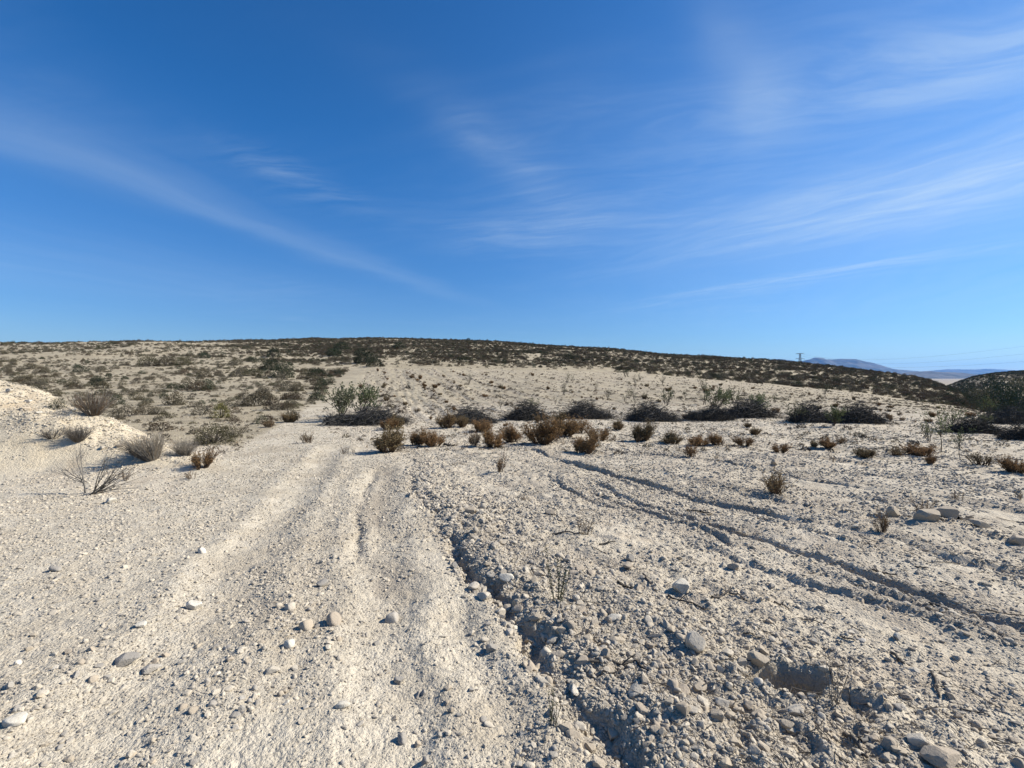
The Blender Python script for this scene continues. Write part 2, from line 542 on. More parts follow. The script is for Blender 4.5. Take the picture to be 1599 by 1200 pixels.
# ------------------------------------------------------------------ ground mesh
tfine = np.arange(-60, 60.001, 0.145)
tdeg = np.concatenate([np.arange(-180, -60.5, 4), tfine, np.arange(64, 179, 4)])
r1 = np.exp(np.arange(math.log(0.9), math.log(11), 0.0062))
r2 = np.exp(np.arange(math.log(r1[-1]) + .009, math.log(420), 0.0105))
r3 = np.exp(np.arange(math.log(r2[-1]) + .06, math.log(15500), 0.08))
rr = np.concatenate([[0.05, 0.45], r1, r2, r3])
NT, NR = len(tdeg), len(rr)
TT, RR = np.meshgrid(np.radians(tdeg), rr)           # rows: radius
GX, GY = RR * np.sin(TT), RR * np.cos(TT)
GZ = hfull(GX.ravel(), GY.ravel()).reshape(GX.shape)
REG = region(GX.ravel(), GY.ravel()).reshape(GX.shape)
V = np.stack([GX, GY, GZ], -1).reshape(-1, 3)
ii, jj = np.meshgrid(np.arange(NR - 1), np.arange(NT), indexing='ij')
j2 = (jj + 1) % NT
Q = np.stack([ii * NT + jj, ii * NT + j2, (ii + 1) * NT + j2, (ii + 1) * NT + jj], -1).reshape(-1, 4)[:, ::-1]
FR = REG.ravel()[Q[:, 0]]


# soft zone weights for the ground material
def zones(x, y, reg):
    x = np.asarray(x)
    y = np.asarray(y)
    s, p = poly_dist(x, y, GULLY)
    rub = np.where((s > -0.05), np.exp(-(np.clip(s, 0, 99) / (0.35 + 0.10 * np.clip(8 - y, 0, 9))) ** 2), 0) * (y < 12)
    dk = np.clip(rub * (0.75 + 0.8 * pn(x * 2, y * 2, 70)), 0, 1)
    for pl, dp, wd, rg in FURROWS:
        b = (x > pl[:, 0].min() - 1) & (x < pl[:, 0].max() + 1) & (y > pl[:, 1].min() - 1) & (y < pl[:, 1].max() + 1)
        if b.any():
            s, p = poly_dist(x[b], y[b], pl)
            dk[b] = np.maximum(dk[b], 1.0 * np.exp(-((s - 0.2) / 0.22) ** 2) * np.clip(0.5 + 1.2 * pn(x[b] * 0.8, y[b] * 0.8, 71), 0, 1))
    fld = (reg == 0)
    for az, kx, ky, sd, y0, y1, am in ((AZS, 1.6, .06, 72, 17, 90, .75), (AZS, 3.4, .10, 73, 17, 90, .6), (AZF, 2.2, .22, 74, 3, 20, .6), (AZF, 5.0, .4, 75, 3, 20, .45)):  # dark soil and litter streaks, also painted for shade the low relief lacks
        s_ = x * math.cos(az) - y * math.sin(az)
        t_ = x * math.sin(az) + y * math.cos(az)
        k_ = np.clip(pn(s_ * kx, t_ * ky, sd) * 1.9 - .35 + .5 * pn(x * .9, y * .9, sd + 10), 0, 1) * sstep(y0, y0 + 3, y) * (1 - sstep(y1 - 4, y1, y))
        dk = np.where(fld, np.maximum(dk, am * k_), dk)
    for hx, hy, rx, ry in ((HOLE[0], HOLE[1], .19, .10), (PIT[0], PIT[1], .10, .06)):  # dark subsoil, with the shade of a missing undercut painted into its colour
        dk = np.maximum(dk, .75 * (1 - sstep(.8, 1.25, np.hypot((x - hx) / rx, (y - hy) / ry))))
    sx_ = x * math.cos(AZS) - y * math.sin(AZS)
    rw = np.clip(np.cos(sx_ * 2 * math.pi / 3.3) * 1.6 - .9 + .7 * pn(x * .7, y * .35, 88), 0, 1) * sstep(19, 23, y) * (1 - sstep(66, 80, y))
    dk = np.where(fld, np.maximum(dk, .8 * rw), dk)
    c = np.zeros((len(x), 4), np.float32)
    c[:, 0] = (reg == 1)
    c[:, 1] = np.where(reg == 2, 1, np.where(reg == 4, 1, 0.85 * sstep(18, 32, y)))
    c[:, 2] = (reg == 3)
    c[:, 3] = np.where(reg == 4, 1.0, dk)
    return c


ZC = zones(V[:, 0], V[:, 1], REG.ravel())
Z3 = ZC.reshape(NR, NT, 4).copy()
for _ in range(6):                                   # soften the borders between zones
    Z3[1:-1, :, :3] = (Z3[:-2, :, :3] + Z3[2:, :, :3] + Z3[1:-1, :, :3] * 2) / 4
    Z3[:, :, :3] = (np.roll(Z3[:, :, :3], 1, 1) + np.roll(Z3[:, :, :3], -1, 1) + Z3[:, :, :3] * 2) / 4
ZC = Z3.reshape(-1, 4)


def new_mat(name):
    m = bpy.data.materials.new(name)
    m.use_nodes = True
    m.node_tree.nodes.clear()
    b = NB(m.node_tree)
    pr = b.n('ShaderNodeBsdfPrincipled')
    pr.inputs['Roughness'].default_value = 0.9
    pr.inputs['Specular IOR Level'].default_value = 0.15
    out = b.n('ShaderNodeOutputMaterial')
    b.link(pr.outputs[0], out.inputs[0])
    return m, b, pr, out


def ground_material():
    m, b, pr, out = new_mat('marl_soil')
    tcn = b.n('ShaderNodeTexCoord')
    o = tcn.outputs['Object']
    att = b.n('ShaderNodeAttribute', attribute_name='zone')
    sp = b.n('ShaderNodeSeparateColor')
    b.link(att.outputs['Color'], sp.inputs[0])
    rub = att.outputs['Alpha']  # rubble soil, plus the painted shade of field streaks and holes
    n_big = b.noise(o, 0.35, 4, 0.55)
    n_mid = b.noise(o, 2.2, 5, 0.6)
    n_hi = b.noise(o, 17, 5, 0.65)
    n_grit = b.noise(o, 75, 3, 0.7)
    base = b.mix(b.ramp(n_big, 0.35, 0.65), (0.542, 0.477, 0.365), (0.477, 0.417, 0.314))
    base = b.mix(b.ramp(n_mid, 0.42, 0.68), base, (0.430, 0.365, 0.271))
    trk = b.mix(b.ramp(n_mid, 0.38, 0.66), (0.533, 0.473, 0.365), (0.464, 0.408, 0.310))
    trk = b.mix(b.math('MULTIPLY', b.ramp(n_hi, 0.48, 0.62), 0.6), trk, (0.387, 0.340, 0.258))
    trk = b.mix(b.math('MULTIPLY', b.ramp(b.noise(o, 0.8, 6, 0.64), 0.46, 0.64), 0.85), trk, (0.385, 0.328, 0.240))
    base = b.mix(sp.outputs[0], base, trk)
    hill = b.mix(b.ramp(n_big, 0.38, 0.62), (0.360, 0.308, 0.212), (0.290, 0.243, 0.162))
    hill = b.mix(b.math('MULTIPLY', b.ramp(b.noise(o, 0.9, 4, 0.6), 0.5, 0.66), 0.7), hill, (0.185, 0.160, 0.108))
    base = b.mix(sp.outputs[1], base, hill)
    bank = b.mix(b.ramp(n_mid, 0.4, 0.68), (0.555, 0.475, 0.340), (0.470, 0.395, 0.275))
    bank = b.mix(b.math('MULTIPLY', b.ramp(b.noise(o, 1.1, 3, 0.5), 0.55, 0.7), 0.6), bank, (0.400, 0.310, 0.205))
    base = b.mix(sp.outputs[2], base, bank)
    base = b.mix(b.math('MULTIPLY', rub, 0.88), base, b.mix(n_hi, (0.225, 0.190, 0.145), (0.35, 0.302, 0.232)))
    # grit of darker and paler grains
    base = b.mix(b.math('MULTIPLY', b.ramp(n_grit, 0.56, 0.66), 0.45), base, (0.258, 0.228, 0.185))
    base = b.mix(b.math('MULTIPLY', b.ramp(n_grit, 0.44, 0.34), 0.35), base, (0.568, 0.516, 0.430))
    b.link(base, pr.inputs['Base Color'])
    pr.inputs['Roughness'].default_value = 0.95
    pr.inputs['Specular IOR Level'].default_value = 0.08
    v1 = b.n('ShaderNodeTexVoronoi', feature='F1')
    v1.inputs['Scale'].default_value = 60
    b.put(v1.inputs['Vector'], b.vmath('ADD', o, b.vmath('MULTIPLY', b.noise(o, 30, 2, 0.5, color=True), (0.02, 0.02, 0.02))))
    peb = b.math('MULTIPLY', b.math('SUBTRACT', 0.55, v1.outputs['Distance']), 0.006)
    hgt = b.math('ADD', b.math('MULTIPLY', n_grit, 0.010), peb)
    hgt = b.math('ADD', hgt, b.math('MULTIPLY', n_hi, 0.03))
    bp = b.n('ShaderNodeBump')
    bp.inputs['Strength'].default_value = 1.0
    bp.inputs['Distance'].default_value = 1.0
    b.link(hgt, bp.inputs['Height'])
    b.link(bp.outputs[0], pr.inputs['Normal'])
    return m


M_ground = ground_material()


def np_mesh(name, verts, faces):
    me = bpy.data.meshes.new(name)
    nf, k = faces.shape
    me.vertices.add(len(verts))
    me.vertices.foreach_set('co', np.ascontiguousarray(verts, np.float32).ravel())
    me.loops.add(nf * k)
    me.loops.foreach_set('vertex_index', np.ascontiguousarray(faces, np.int32).ravel())
    me.polygons.add(nf)
    me.polygons.foreach_set('loop_start', np.arange(0, nf * k, k, dtype=np.int32))
    me.polygons.foreach_set('use_smooth', np.ones(nf, bool))
    me.update(calc_edges=True)
    return me


for code, nm in ((0, 'ploughed_field'), (1, 'dirt_track'), (2, 'hillside'), (3, 'earth_bank'), (4, 'plain')):
    fq = Q[FR == code]
    ids, inv = np.unique(fq.ravel(), return_inverse=True)
    me = np_mesh(nm, V[ids], inv.reshape(-1, 4))
    ca = me.color_attributes.new('zone', 'FLOAT_COLOR', 'POINT')
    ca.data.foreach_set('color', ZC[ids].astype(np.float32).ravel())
    me.materials.append(M_ground)
    o = bpy.data.objects.new(nm, me)
    COL.objects.link(o)
    o['kind'] = 'structure'


# ------------------------------------------------------------------ plant and stone materials
def plant_mat(name, c1, c2, c3=None, transl=0.15, scale=9.0):
    m, b, pr, out = new_mat(name)
    oi = b.n('ShaderNodeObjectInfo')
    tcn = b.n('ShaderNodeTexCoord')
    n = b.noise(tcn.outputs['Object'], scale, 3, 0.6)
    c = b.mix(b.ramp(n, 0.35, 0.65), c1, c2)
    if c3:
        c = b.mix(b.ramp(oi.outputs['Random'], 0.3, 0.9), c, c3)
    c = b.mix(1.0, c, b.mix(b.math('FRACT', b.math('MULTIPLY', oi.outputs['Random'], 7.3)), (0.60, 0.60, 0.60), (1.02, 1.02, 1.02)), 'MULTIPLY')
    b.link(c, pr.inputs['Base Color'])
    if transl:
        tr = b.n('ShaderNodeBsdfTranslucent')
        b.link(c, tr.inputs['Color'])
        mx = b.n('ShaderNodeMixShader')
        mx.inputs[0].default_value = transl
        b.link(pr.outputs[0], mx.inputs[1])
        b.link(tr.outputs[0], mx.inputs[2])
        b.link(mx.outputs[0], out.inputs[0])
    return m


M_rust = plant_mat('rusty_foliage', (0.36, 0.215, 0.095), (0.23, 0.14, 0.065), (0.25, 0.19, 0.10))
M_rusttwig = plant_mat('rusty_twigs', (0.16, 0.105, 0.062), (0.10, 0.07, 0.046), None, 0)
M_pile = plant_mat('dead_brush', (0.085, 0.079, 0.070), (0.048, 0.046, 0.043), (0.065, 0.063, 0.060), 0)
M_pileleaf = plant_mat('dead_leaves', (0.095, 0.088, 0.068), (0.055, 0.055, 0.044), None, 0.1)
M_greygrass = plant_mat('grey_stems', (0.26, 0.225, 0.175), (0.16, 0.135, 0.105), (0.20, 0.165, 0.12), 0.1)
M_bare = plant_mat('bare_wood', (0.19, 0.175, 0.15), (0.12, 0.11, 0.095), None, 0, 30)
M_bark = plant_mat('dark_bark', (0.09, 0.075, 0.06), (0.05, 0.042, 0.035), None, 0, 30)
M_stick = plant_mat('dead_stick', (0.09, 0.078, 0.065), (0.055, 0.048, 0.042), (0.12, 0.105, 0.085), 0, 40)
M_green = plant_mat('sapling_leaves', (0.15, 0.17, 0.085), (0.10, 0.125, 0.06), (0.16, 0.165, 0.10), 0.3)
M_dkgreen = plant_mat('dark_leaves', (0.045, 0.062, 0.032), (0.028, 0.040, 0.022), (0.06, 0.07, 0.04), 0.12)
M_olive = plant_mat('olive_scrub', (0.155, 0.14, 0.075), (0.105, 0.098, 0.055), (0.125, 0.105, 0.065), 0.15)
M_greyscrub = plant_mat('grey_scrub', (0.18, 0.155, 0.11), (0.115, 0.102, 0.072), (0.15, 0.13, 0.08), 0.12)
M_brnscrub = plant_mat('brown_scrub', (0.135, 0.097, 0.062), (0.085, 0.064, 0.045), (0.11, 0.092, 0.055), 0.12)
M_yellow = plant_mat('yellow_green_leaves', (0.20, 0.18, 0.06), (0.14, 0.135, 0.05), None, 0.2)
M_weed = plant_mat('weed_leaves', (0.09, 0.115, 0.05), (0.06, 0.075, 0.04), None, 0.2)


def stone_mat(name, cols_, grain=28):
    m, b, pr, out = new_mat(name)
    oi = b.n('ShaderNodeObjectInfo')
    tcn = b.n('ShaderNodeTexCoord')
    geo = b.n('ShaderNodeNewGeometry')
    pos = geo.outputs['Position']
    r = oi.outputs['Random']
    c = b.mix(b.ramp(r, 0.2, 0.5), cols_[0], cols_[1])
    c = b.mix(b.ramp(b.math('FRACT', b.math('MULTIPLY', r, 5.7)), 0.75, 0.95), c, cols_[2])
    n = b.noise(pos, grain, 5, 0.65)
    c = b.mix(b.ramp(n, 0.35, 0.7), c, b.mix(0.5, c, (0.30, 0.26, 0.20)))
    c = b.mix(b.math('MULTIPLY', b.ramp(b.noise(pos, 160, 2, 0.6), 0.55, 0.7), 0.35), c, (0.24, 0.21, 0.17))
    b.link(c, pr.inputs['Base Color'])
    pr.inputs['Roughness'].default_value = 0.85
    bp = b.n('ShaderNodeBump')
    bp.inputs['Strength'].default_value = 0.8
    bp.inputs['Distance'].default_value = 1.0
    b.link(b.math('MULTIPLY', b.noise(pos, 90, 4, 0.65), 0.006), bp.inputs['Height'])
    b.link(bp.outputs[0], pr.inputs['Normal'])
    return m


M_stone = {
    'pale': stone_mat('pale_limestone', ((0.499, 0.443, 0.348), (0.482, 0.426, 0.331), (0.576, 0.525, 0.430))),
    'white': stone_mat('white_limestone', ((0.568, 0.525, 0.430), (0.533, 0.490, 0.396), (0.585, 0.542, 0.456))),
    'grey': stone_mat('grey_limestone', ((0.327, 0.301, 0.254), (0.284, 0.262, 0.224), (0.378, 0.344, 0.288))),
    'tan': stone_mat('tan_stone', ((0.404, 0.340, 0.249), (0.361, 0.301, 0.224), (0.447, 0.370, 0.267))),
    'earth': stone_mat('earth_clod', ((0.396, 0.335, 0.245), (0.353, 0.297, 0.219), (0.430, 0.365, 0.271)), 45),
}
M_gravel = stone_mat('gravel_mix', ((0.507, 0.447, 0.344), (0.396, 0.348, 0.271), (0.301, 0.271, 0.224)))


# ------------------------------------------------------------------ mesh helpers
class MB:
    def __init__(self):
        self.v = []
        self.f = []

    def tube(self, pts, ra, rb, sides=3):
        n = len(pts)
        base = len(self.v)
        for i, p in enumerate(pts):
            p = Vector(p)
            t = (Vector(pts[min(i + 1, n - 1)]) - Vector(pts[max(i - 1, 0)]))
            if t.length < 1e-9:
                t = Vector((0, 0, 1))
            t.normalize()
            a = t.orthogonal().normalized()
            b = t.cross(a)
            r = ra + (rb - ra) * i / (n - 1)
            for k in range(sides):
                an = 2 * math.pi * k / sides
                self.v.append(tuple(p + a * (r * math.cos(an)) + b * (r * math.sin(an))))
        for i in range(n - 1):
            for k in range(sides):
                k2 = (k + 1) % sides
                self.f.append((base + i * sides + k, base + i * sides + k2, base + (i + 1) * sides + k2, base + (i + 1) * sides + k))
        self.f.append(tuple(base + (n - 1) * sides + k for k in range(sides)))

    def leaf(self, p, d, n, L, W):
        p = Vector(p)
        d = Vector(d).normalized()
        s = d.cross(Vector(n))
        if s.length < 1e-6:
            s = d.orthogonal()
        s.normalize()
        k = len(self.v)
        up = s.cross(d) * (W * 0.25)
        for q in (p, p + d * (L * 0.5) + s * (W * 0.5) + up, p + d * L, p + d * (L * 0.5) - s * (W * 0.5) + up):
            self.v.append(tuple(q))
        self.f.append((k, k + 1, k + 2, k + 3))

    def mesh(self, name, mat, smooth=False):
        me = bpy.data.meshes.new(name)
        me.from_pydata(self.v, [], self.f)
        if smooth:
            me.polygons.foreach_set('use_smooth', [True] * len(me.polygons))
        me.materials.append(mat)
        return me


def U(a, b):
    return rnd.uniform(a, b)


def rdir(up=0.0):
    a = U(0, 2 * math.pi)
    z = U(-1, 1)
    s = math.sqrt(max(0, 1 - z * z))
    v = Vector((s * math.cos(a), s * math.sin(a), z + up))
    return v.normalized() if v.length > 1e-6 else Vector((0, 0, 1))


def grow(mb, p, d, L, r, seg=4, bend=0.25, up=0.1, tip=0.35, sides=3):
    """one bending twig; returns its points"""
    pts = [Vector(p)]
    d = Vector(d).normalized()
    for i in range(seg):
        d = (d + rdir() * bend + Vector((0, 0, up))).normalized()
        pts.append(pts[-1] + d * (L / seg))
    mb.tube(pts, r, r * tip, sides)
    return pts


# --- prototypes are (part name -> mesh); unit size about 1 m wide unless noted
def make_dry_shrub(seed, nst=70, spread=0.75, leafy=1.0, mats=(None, None)):
    rnd.seed(seed)
    st, lf = MB(), MB()
    cl = [(U(0, 6.283), U(.1, 1.1), U(.5, 1.12), U(.02, .22)) for _ in range(7)]
    for i in range(nst):
        ca, ct, ch, cr = cl[i % 7]
        a = ca + U(-.75, .75)
        q = min(1.15, max(0, ct + U(-.3, .3)))
        p = Vector((math.cos(ca) * cr + U(-.05, .05), math.sin(ca) * cr + U(-.05, .05), -0.03))
        tilt = q * spread + U(-.12, .12)
        d = Vector((math.cos(a) * tilt, math.sin(a) * tilt, 1))
        L = U(.42, .82) * (1.0 - 0.22 * q) * ch
        pts = grow(st, p, d, L, .008, 4, .14, .06, .4)
        for k in range(int(5 * leafy) + 1):
            t = U(.25, 1.0)
            j = min(int(t * 4), 3)
            pp = pts[j].lerp(pts[j + 1], t * 4 - j if t < 1 else 1)
            dd = (pts[j + 1] - pts[j]).normalized() + rdir(.3) * .8
            sp = grow(st, pp, dd, U(.08, .22), .0045, 2, .2, .1, .5)
            for _ in range(int(7 * leafy)):
                q2 = sp[rnd.randrange(1, 3)] + rdir() * .012
                lf.leaf(q2, rdir(.8), rdir(), U(.03, .065), U(.012, .022))
    return {'stems': st.mesh('stems', mats[0] or M_rusttwig), 'leaves': lf.mesh('leaves', mats[1] or M_rust)}


def make_pile(seed, lx, ly, hh, n, leafn):
    rnd.seed(seed)
    st, lf = MB(), MB()
    big = []

    def prof(x, y):
        q = (x / lx) ** 2 + (y / ly) ** 2
        return hh * max(0.0, 1 - q) ** 0.45 * (0.8 + 0.35 * math.sin(x * 3.1 + seed) * math.cos(y * 2.3))
    for i in range(n):
        a = U(0, 6.283)
        q = math.sqrt(U(0, .96))
        x, y = lx * q * math.cos(a), ly * q * math.sin(a)
        z = U(0.15, 1.05) * prof(x, y)
        az = rnd.gauss(0.0, 0.8) + (math.pi if rnd.random() < .5 else 0)
        d = Vector((math.cos(az), math.sin(az), U(-.35, .18)))
        pts = grow(st, (x, y, z), d, U(.3, .7), U(.006, .013), 3, .28, -.06, .3)
        for k in range(2):
            j = rnd.randrange(1, 4)
            grow(st, pts[j], d + rdir(.2) * .9, U(.15, .4), .005, 2, .3, 0, .4)
    for i in range(leafn):
        a = U(0, 6.283)
        q = math.sqrt(U(0, .95))
        x, y = lx * q * math.cos(a), ly * q * math.sin(a)
        lf.leaf((x, y, U(.05, .98) * prof(x, y)), rdir(.1), rdir(), U(.07, .15), U(.02, .04))
    out = {'twigs': st.mesh('twigs', M_pile), 'leaves': lf.mesh('leaves', M_pileleaf)}
    br = []
    for i in range(5):
        mb = MB()
        a = U(0, 6.283)
        x, y = lx * .55 * math.cos(a), ly * .5 * math.sin(a)
        az = U(-.5, .5) + (math.pi if i % 2 else 0)
        grow(mb, (x, y, prof(x, y) * .8), (math.cos(az), math.sin(az), U(-.1, .3)), U(.7, 1.1), .018, 5, .16, .02, .25, 5)
        br.append(mb.mesh('branch', M_pile))
    out['branch'] = br
    return out


def make_scrub(seed, n, mat, dome=0.62, leaf=(.07, .13), twigs=20, tm=None, lum=0.28):
    rnd.seed(seed)
    st, lf = MB(), MB()
    lumps = [(rdir(.4), U(.25, .6)) for _ in range(6)]
    for i in range(n):
        d = rdir(.45)
        if d.z < -0.05:
            d.z = abs(d.z) * 0.4
            d.normalize()
        f = 0.78
        for ld, lw in lumps:
            f = max(f, 0.78 + lum * max(0, d.dot(ld) - (1 - lw)) / lw)
        rad = 0.5 * f * (U(0.25, 1.0) ** 0.4) * U(.86, 1.12)
        p = Vector((d.x * rad, d.y * rad, max(0.0, d.z * rad * dome / 0.5)))
        lf.leaf(p, d + rdir() * .9, rdir(), U(*leaf), U(*leaf) * .5)
    for i in range(twigs):
        d = rdir(.7)
        d.z = abs(d.z) + .15
        grow(st, (0, 0, -.03), (d.x, d.y, d.z * dome * 2), U(.4, .66), .010, 3, .2, .05, .35)
    return {'stems': st.mesh('stems', tm or M_bark), 'leaves': lf.mesh('leaves', mat)}


def branchy(mb, p, d, L, r, depth, ang=.5, up=.12, fork=(2, 3), tips=None):
    pts = grow(mb, p, d, L, r, 4, .13, up, .6, 5 if depth > 1 else 3)
    if depth <= 0:
        if tips is not None:
            tips += [(pts[k], pts[k] - pts[k - 1]) for k in (1, 2, 3, 4)]
        return
    for k in range(rnd.randint(*fork)):
        j = rnd.choice([1, 2, 2, 3, 3, 4])
        dd = (pts[j] - pts[j - 1]).normalized() + rdir(.1) * ang
        branchy(mb, pts[j], dd, L * U(.55, .85), r * .58, depth - 1, ang, up, fork, tips)
    dd = (pts[4] - pts[3]).normalized() + rdir() * ang * .35
    branchy(mb, pts[4], dd, L * U(.6, .85), r * .6, depth - 1, ang, up, fork, tips)


def make_sapling(seed, stems, h, leafk, mat=None, lw=(.05, .10), lean=.35, depth=2):
    rnd.seed(seed)
    st, lf = MB(), MB()
    tips = []
    for i in range(stems):
        a = U(0, 6.283)
        branchy(st, (U(-.08, .08), U(-.08, .08), -.05), (math.cos(a) * lean, math.sin(a) * lean, 1), h * .42, h * .013, depth, .75, .06, (2, 3), tips)
    for p, d in tips:
        for k in range(leafk):
            lf.leaf(p + rdir() * .05, d.normalized() + rdir() * .9, rdir(), U(*lw), U(*lw) * .5)
    return {'trunk': st.mesh('trunk', M_bark), 'leaves': lf.mesh('leaves', mat or M_green)}


def make_feather(seed, n, mat, L=(.5, .85), lean=(0, 0), spread=.8):
    """broom-like bush of thin stems, no leaves"""
    rnd.seed(seed)
    a_, b_ = MB(), MB()
    for i in range(n):
        a = U(0, 6.283)
        q = math.sqrt(U(0, 1))
        d = Vector((math.cos(a) * q * spread + lean[0], math.sin(a) * q * spread + lean[1], 1))
        pts = grow(a_ if i % 2 else b_, (math.cos(a) * q * .13, math.sin(a) * q * .13, -.03), d, U(*L), .006, 4, .10, .03, .35)
        for k in range(2):
            j = rnd.randrange(1, 4)
            grow(a_ if i % 2 else b_, pts[j], (pts[j + 1] - pts[j]).normalized() + rdir(.2) * .45, U(.15, .35), .004, 2, .12, .05, .5)
    return {'stems': a_.mesh('stems', mat), 'twigs': b_.mesh('twigs', M_bare)}


def make_bare(seed, big=True):
    """bare shrub: one upright stem and a sheaf of long low stems swept to one side"""
    rnd.seed(seed)
    out = []
    mb = MB()
    branchy(mb, (-.05, 0, -.05), (-.02, 0, 1), .40, .016, 3, .55, .10, (2, 2))
    out.append(mb.mesh('stem', M_bare))
    for i in range(9):
        mb = MB()
        t = U(.55, 1.7)
        branchy(mb, (U(0, .08), U(-.05, .05), -.04), (t, U(-.5, .5), U(.65, 1.0)), U(.34, .5), .012, 2, .33, .03, (1, 2))
        out.append(mb.mesh('stem', M_bare))
    for i in range(3):
        mb = MB()
        branchy(mb, (-.05, U(-.05, .05), .22), (-1.1, U(-.5, .3), U(.35, .8)), .28, .009, 2, .35, .03, (1, 2))
        out.append(mb.mesh('stem', M_bare))
    return {'stem': out}


def make_weed(seed, n, h, mat, mst, leafn=40):
    rnd.seed(seed)
    st, lf = MB(), MB()
    for i in range(n):
        a = U(0, 6.283)
        q = U(.1, .45)
        pts = grow(st, (U(-.04, .04), U(-.04, .04), -.02), (math.cos(a) * q, math.sin(a) * q, 1), h * U(.6, 1.05), .0035, 5, .10, .06, .4)
        for k in range(leafn):
            t = U(.05, .999) * 5
            j = int(t)
            p = pts[j].lerp(pts[j + 1], t - j)
            lf.leaf(p, rdir(.5), rdir(), U(.015, .035), U(.004, .008))
    return {'stems': st.mesh('stems', mst), 'leaves': lf.mesh('leaves', mat)}


def make_stone(seed, angular, sub=3, flat=1.0, elong=1.0):
    r = random.Random(seed)
    bm = bmesh.new()
    bmesh.ops.create_icosphere(bm, subdivisions=sub, radius=0.5)
    planes = [(Vector((r.gauss(0, 1), r.gauss(0, 1), r.gauss(0, 1))).normalized(), r.uniform(.26, .44)) for _ in range(11 if angular else 5)]
    ph = [r.uniform(0, 6.28) for _ in range(6)]
    for v in bm.verts:
        c = v.co
        d = c.normalized()
        k = 1 + .10 * math.sin(d.x * 3 + ph[0]) + .10 * math.sin(d.y * 3.3 + ph[1]) + .08 * math.sin(d.z * 4 + ph[2])
        k += .035 * math.sin(d.x * 9 + ph[3]) * math.sin(d.y * 8 + ph[4])
        c = c * k
        for n, o in planes:
            e = c.dot(n) - o
            if e > 0:
                c = c - n * (e * (0.94 if angular else 0.7))
        v.co = (c.x * elong, c.y, c.z * flat)
    me = bpy.data.meshes.new('stone')
    bm.to_mesh(me)
    bm.free()
    if not angular:
        me.polygons.foreach_set('use_smooth', [True] * len(me.polygons))
    return me


# ------------------------------------------------------------------ things
LAND = []        # (phrase, u, v) landmarks used to word the labels
USED = {}
TODO = []        # things whose label is worded from where they stand


def tag(o, label=None, cat=None, group=None, kind=None):
    for k, val in (('label', label), ('category', cat), ('group', group), ('kind', kind)):
        if val:
            o[k] = val
    return o


def build(proto, name, parts_as_root=None):
    """link a prototype as an Empty with its parts"""
    root = bpy.data.objects.new(name, None)
    root.empty_display_size = 0.1
    COL.objects.link(root)
    for pn_, me in proto.items():
        for m_ in (me if isinstance(me, list) else [me]):
            o = bpy.data.objects.new(pn_, m_)
            COL.objects.link(o)
            o.parent = root
    return root


def place(root, x, y, size, rz=None, sz=None, sink=0.0, hx=1.0):
    root.location = (x, y, hz(x, y) - sink)
    root.rotation_euler = (0, 0, U(0, 6.283) if rz is None else rz)
    root.scale = (size * hx, size, sz if sz else size)


def thing(proto, name, u, v, wpx, cat, label=None, group=None, rz=None, hpx=None, unit=1.0, unith=None, desc=None, sink=0.0, hx=1.0, xy=None):
    x, y = xy if xy else gp(u, v)
    k = y / F
    size = wpx * k / unit
    root = build(proto, name)
    place(root, x, y, size, rz, (hpx * k / unith) if hpx and unith else size, sink, hx)
    tag(root, label, cat, group)
    if desc:
        TODO.append((root, desc, u, v, wpx))
    return root


def mark(phrase, u, v):
    LAND.append((phrase, u, v))


# --- brush piles -----------------------------------------------------------
PILES = [make_pile(101, 1.75, .85, .62, 900, 2200), make_pile(102, 1.2, .75, .66, 700, 1700), make_pile(103, 1.35, .8, .70, 760, 1900)]
PW = [3.5, 2.4, 2.7]
pile_spots = [
    (572, 667, 148, 28, 0, 'longest dark heap of cut branches, under the green sapling by the track'),
    (733, 664, 92, 24, 1, 'dark brush heap with rusty shrubs at its left end, second heap from the track'),
    (822, 659, 74, 26, 1, 'dark green-tinged brush heap just behind the large clump of rusty shrubs, left side'),
    (917, 659, 86, 25, 2, 'dark brush heap behind the right half of the large rusty shrub clump'),
    (1018, 662, 92, 26, 2, 'dark brush heap with bare soil on both sides, right of the large rusty clump'),
    (1108, 660, 98, 24, 0, 'low wide dark brush heap, the one touching a green sapling heap on its right'),
    (1168, 656, 92, 26, 1, 'greenish dark brush heap under leafy saplings, in the middle of the right half'),
    (1266, 663, 76, 27, 2, 'rounded dark brush heap, left one of the pair with green shoots between them'),
    (1340, 665, 84, 27, 1, 'rounded dark brush heap, right one of the pair with green shoots between them'),
    (1520, 680, 84, 24, 1, 'dark brush heap with green top beside the slender leaning saplings'),
    (1572, 664, 92, 26, 0, 'dark grey brush heap behind the green topped one near the ravine'),
    (1605, 690, 84, 22, 2, 'dark grey brush heap at the right edge, in front of the ravine'),
]
for u, v, wpx, hpx, k, lab in pile_spots:
    thing(PILES[k], 'brush_pile', u, v - 4, wpx * .88, 'brush heap', lab, 'heaps of cut branches at the orchard row ends', rz=U(-.25, .25), unit=PW[k], hpx=hpx * 1.02, unith=.66)
for ph, u, v in (('the longest brush heap', 572, 660), ('the second brush heap', 733, 655), ('the green-tinged brush heap', 822, 650), ('the heap behind the rusty clump', 917, 650),
                 ('the bare-sided brush heap', 1018, 655), ('the low wide brush heap', 1108, 652), ('the brush heap under saplings', 1168, 648), ('the left rounded heap', 1266, 655),
                 ('the right rounded heap', 1340, 655), ('the green topped brush heap', 1520, 672)):
    mark(ph, u, v)

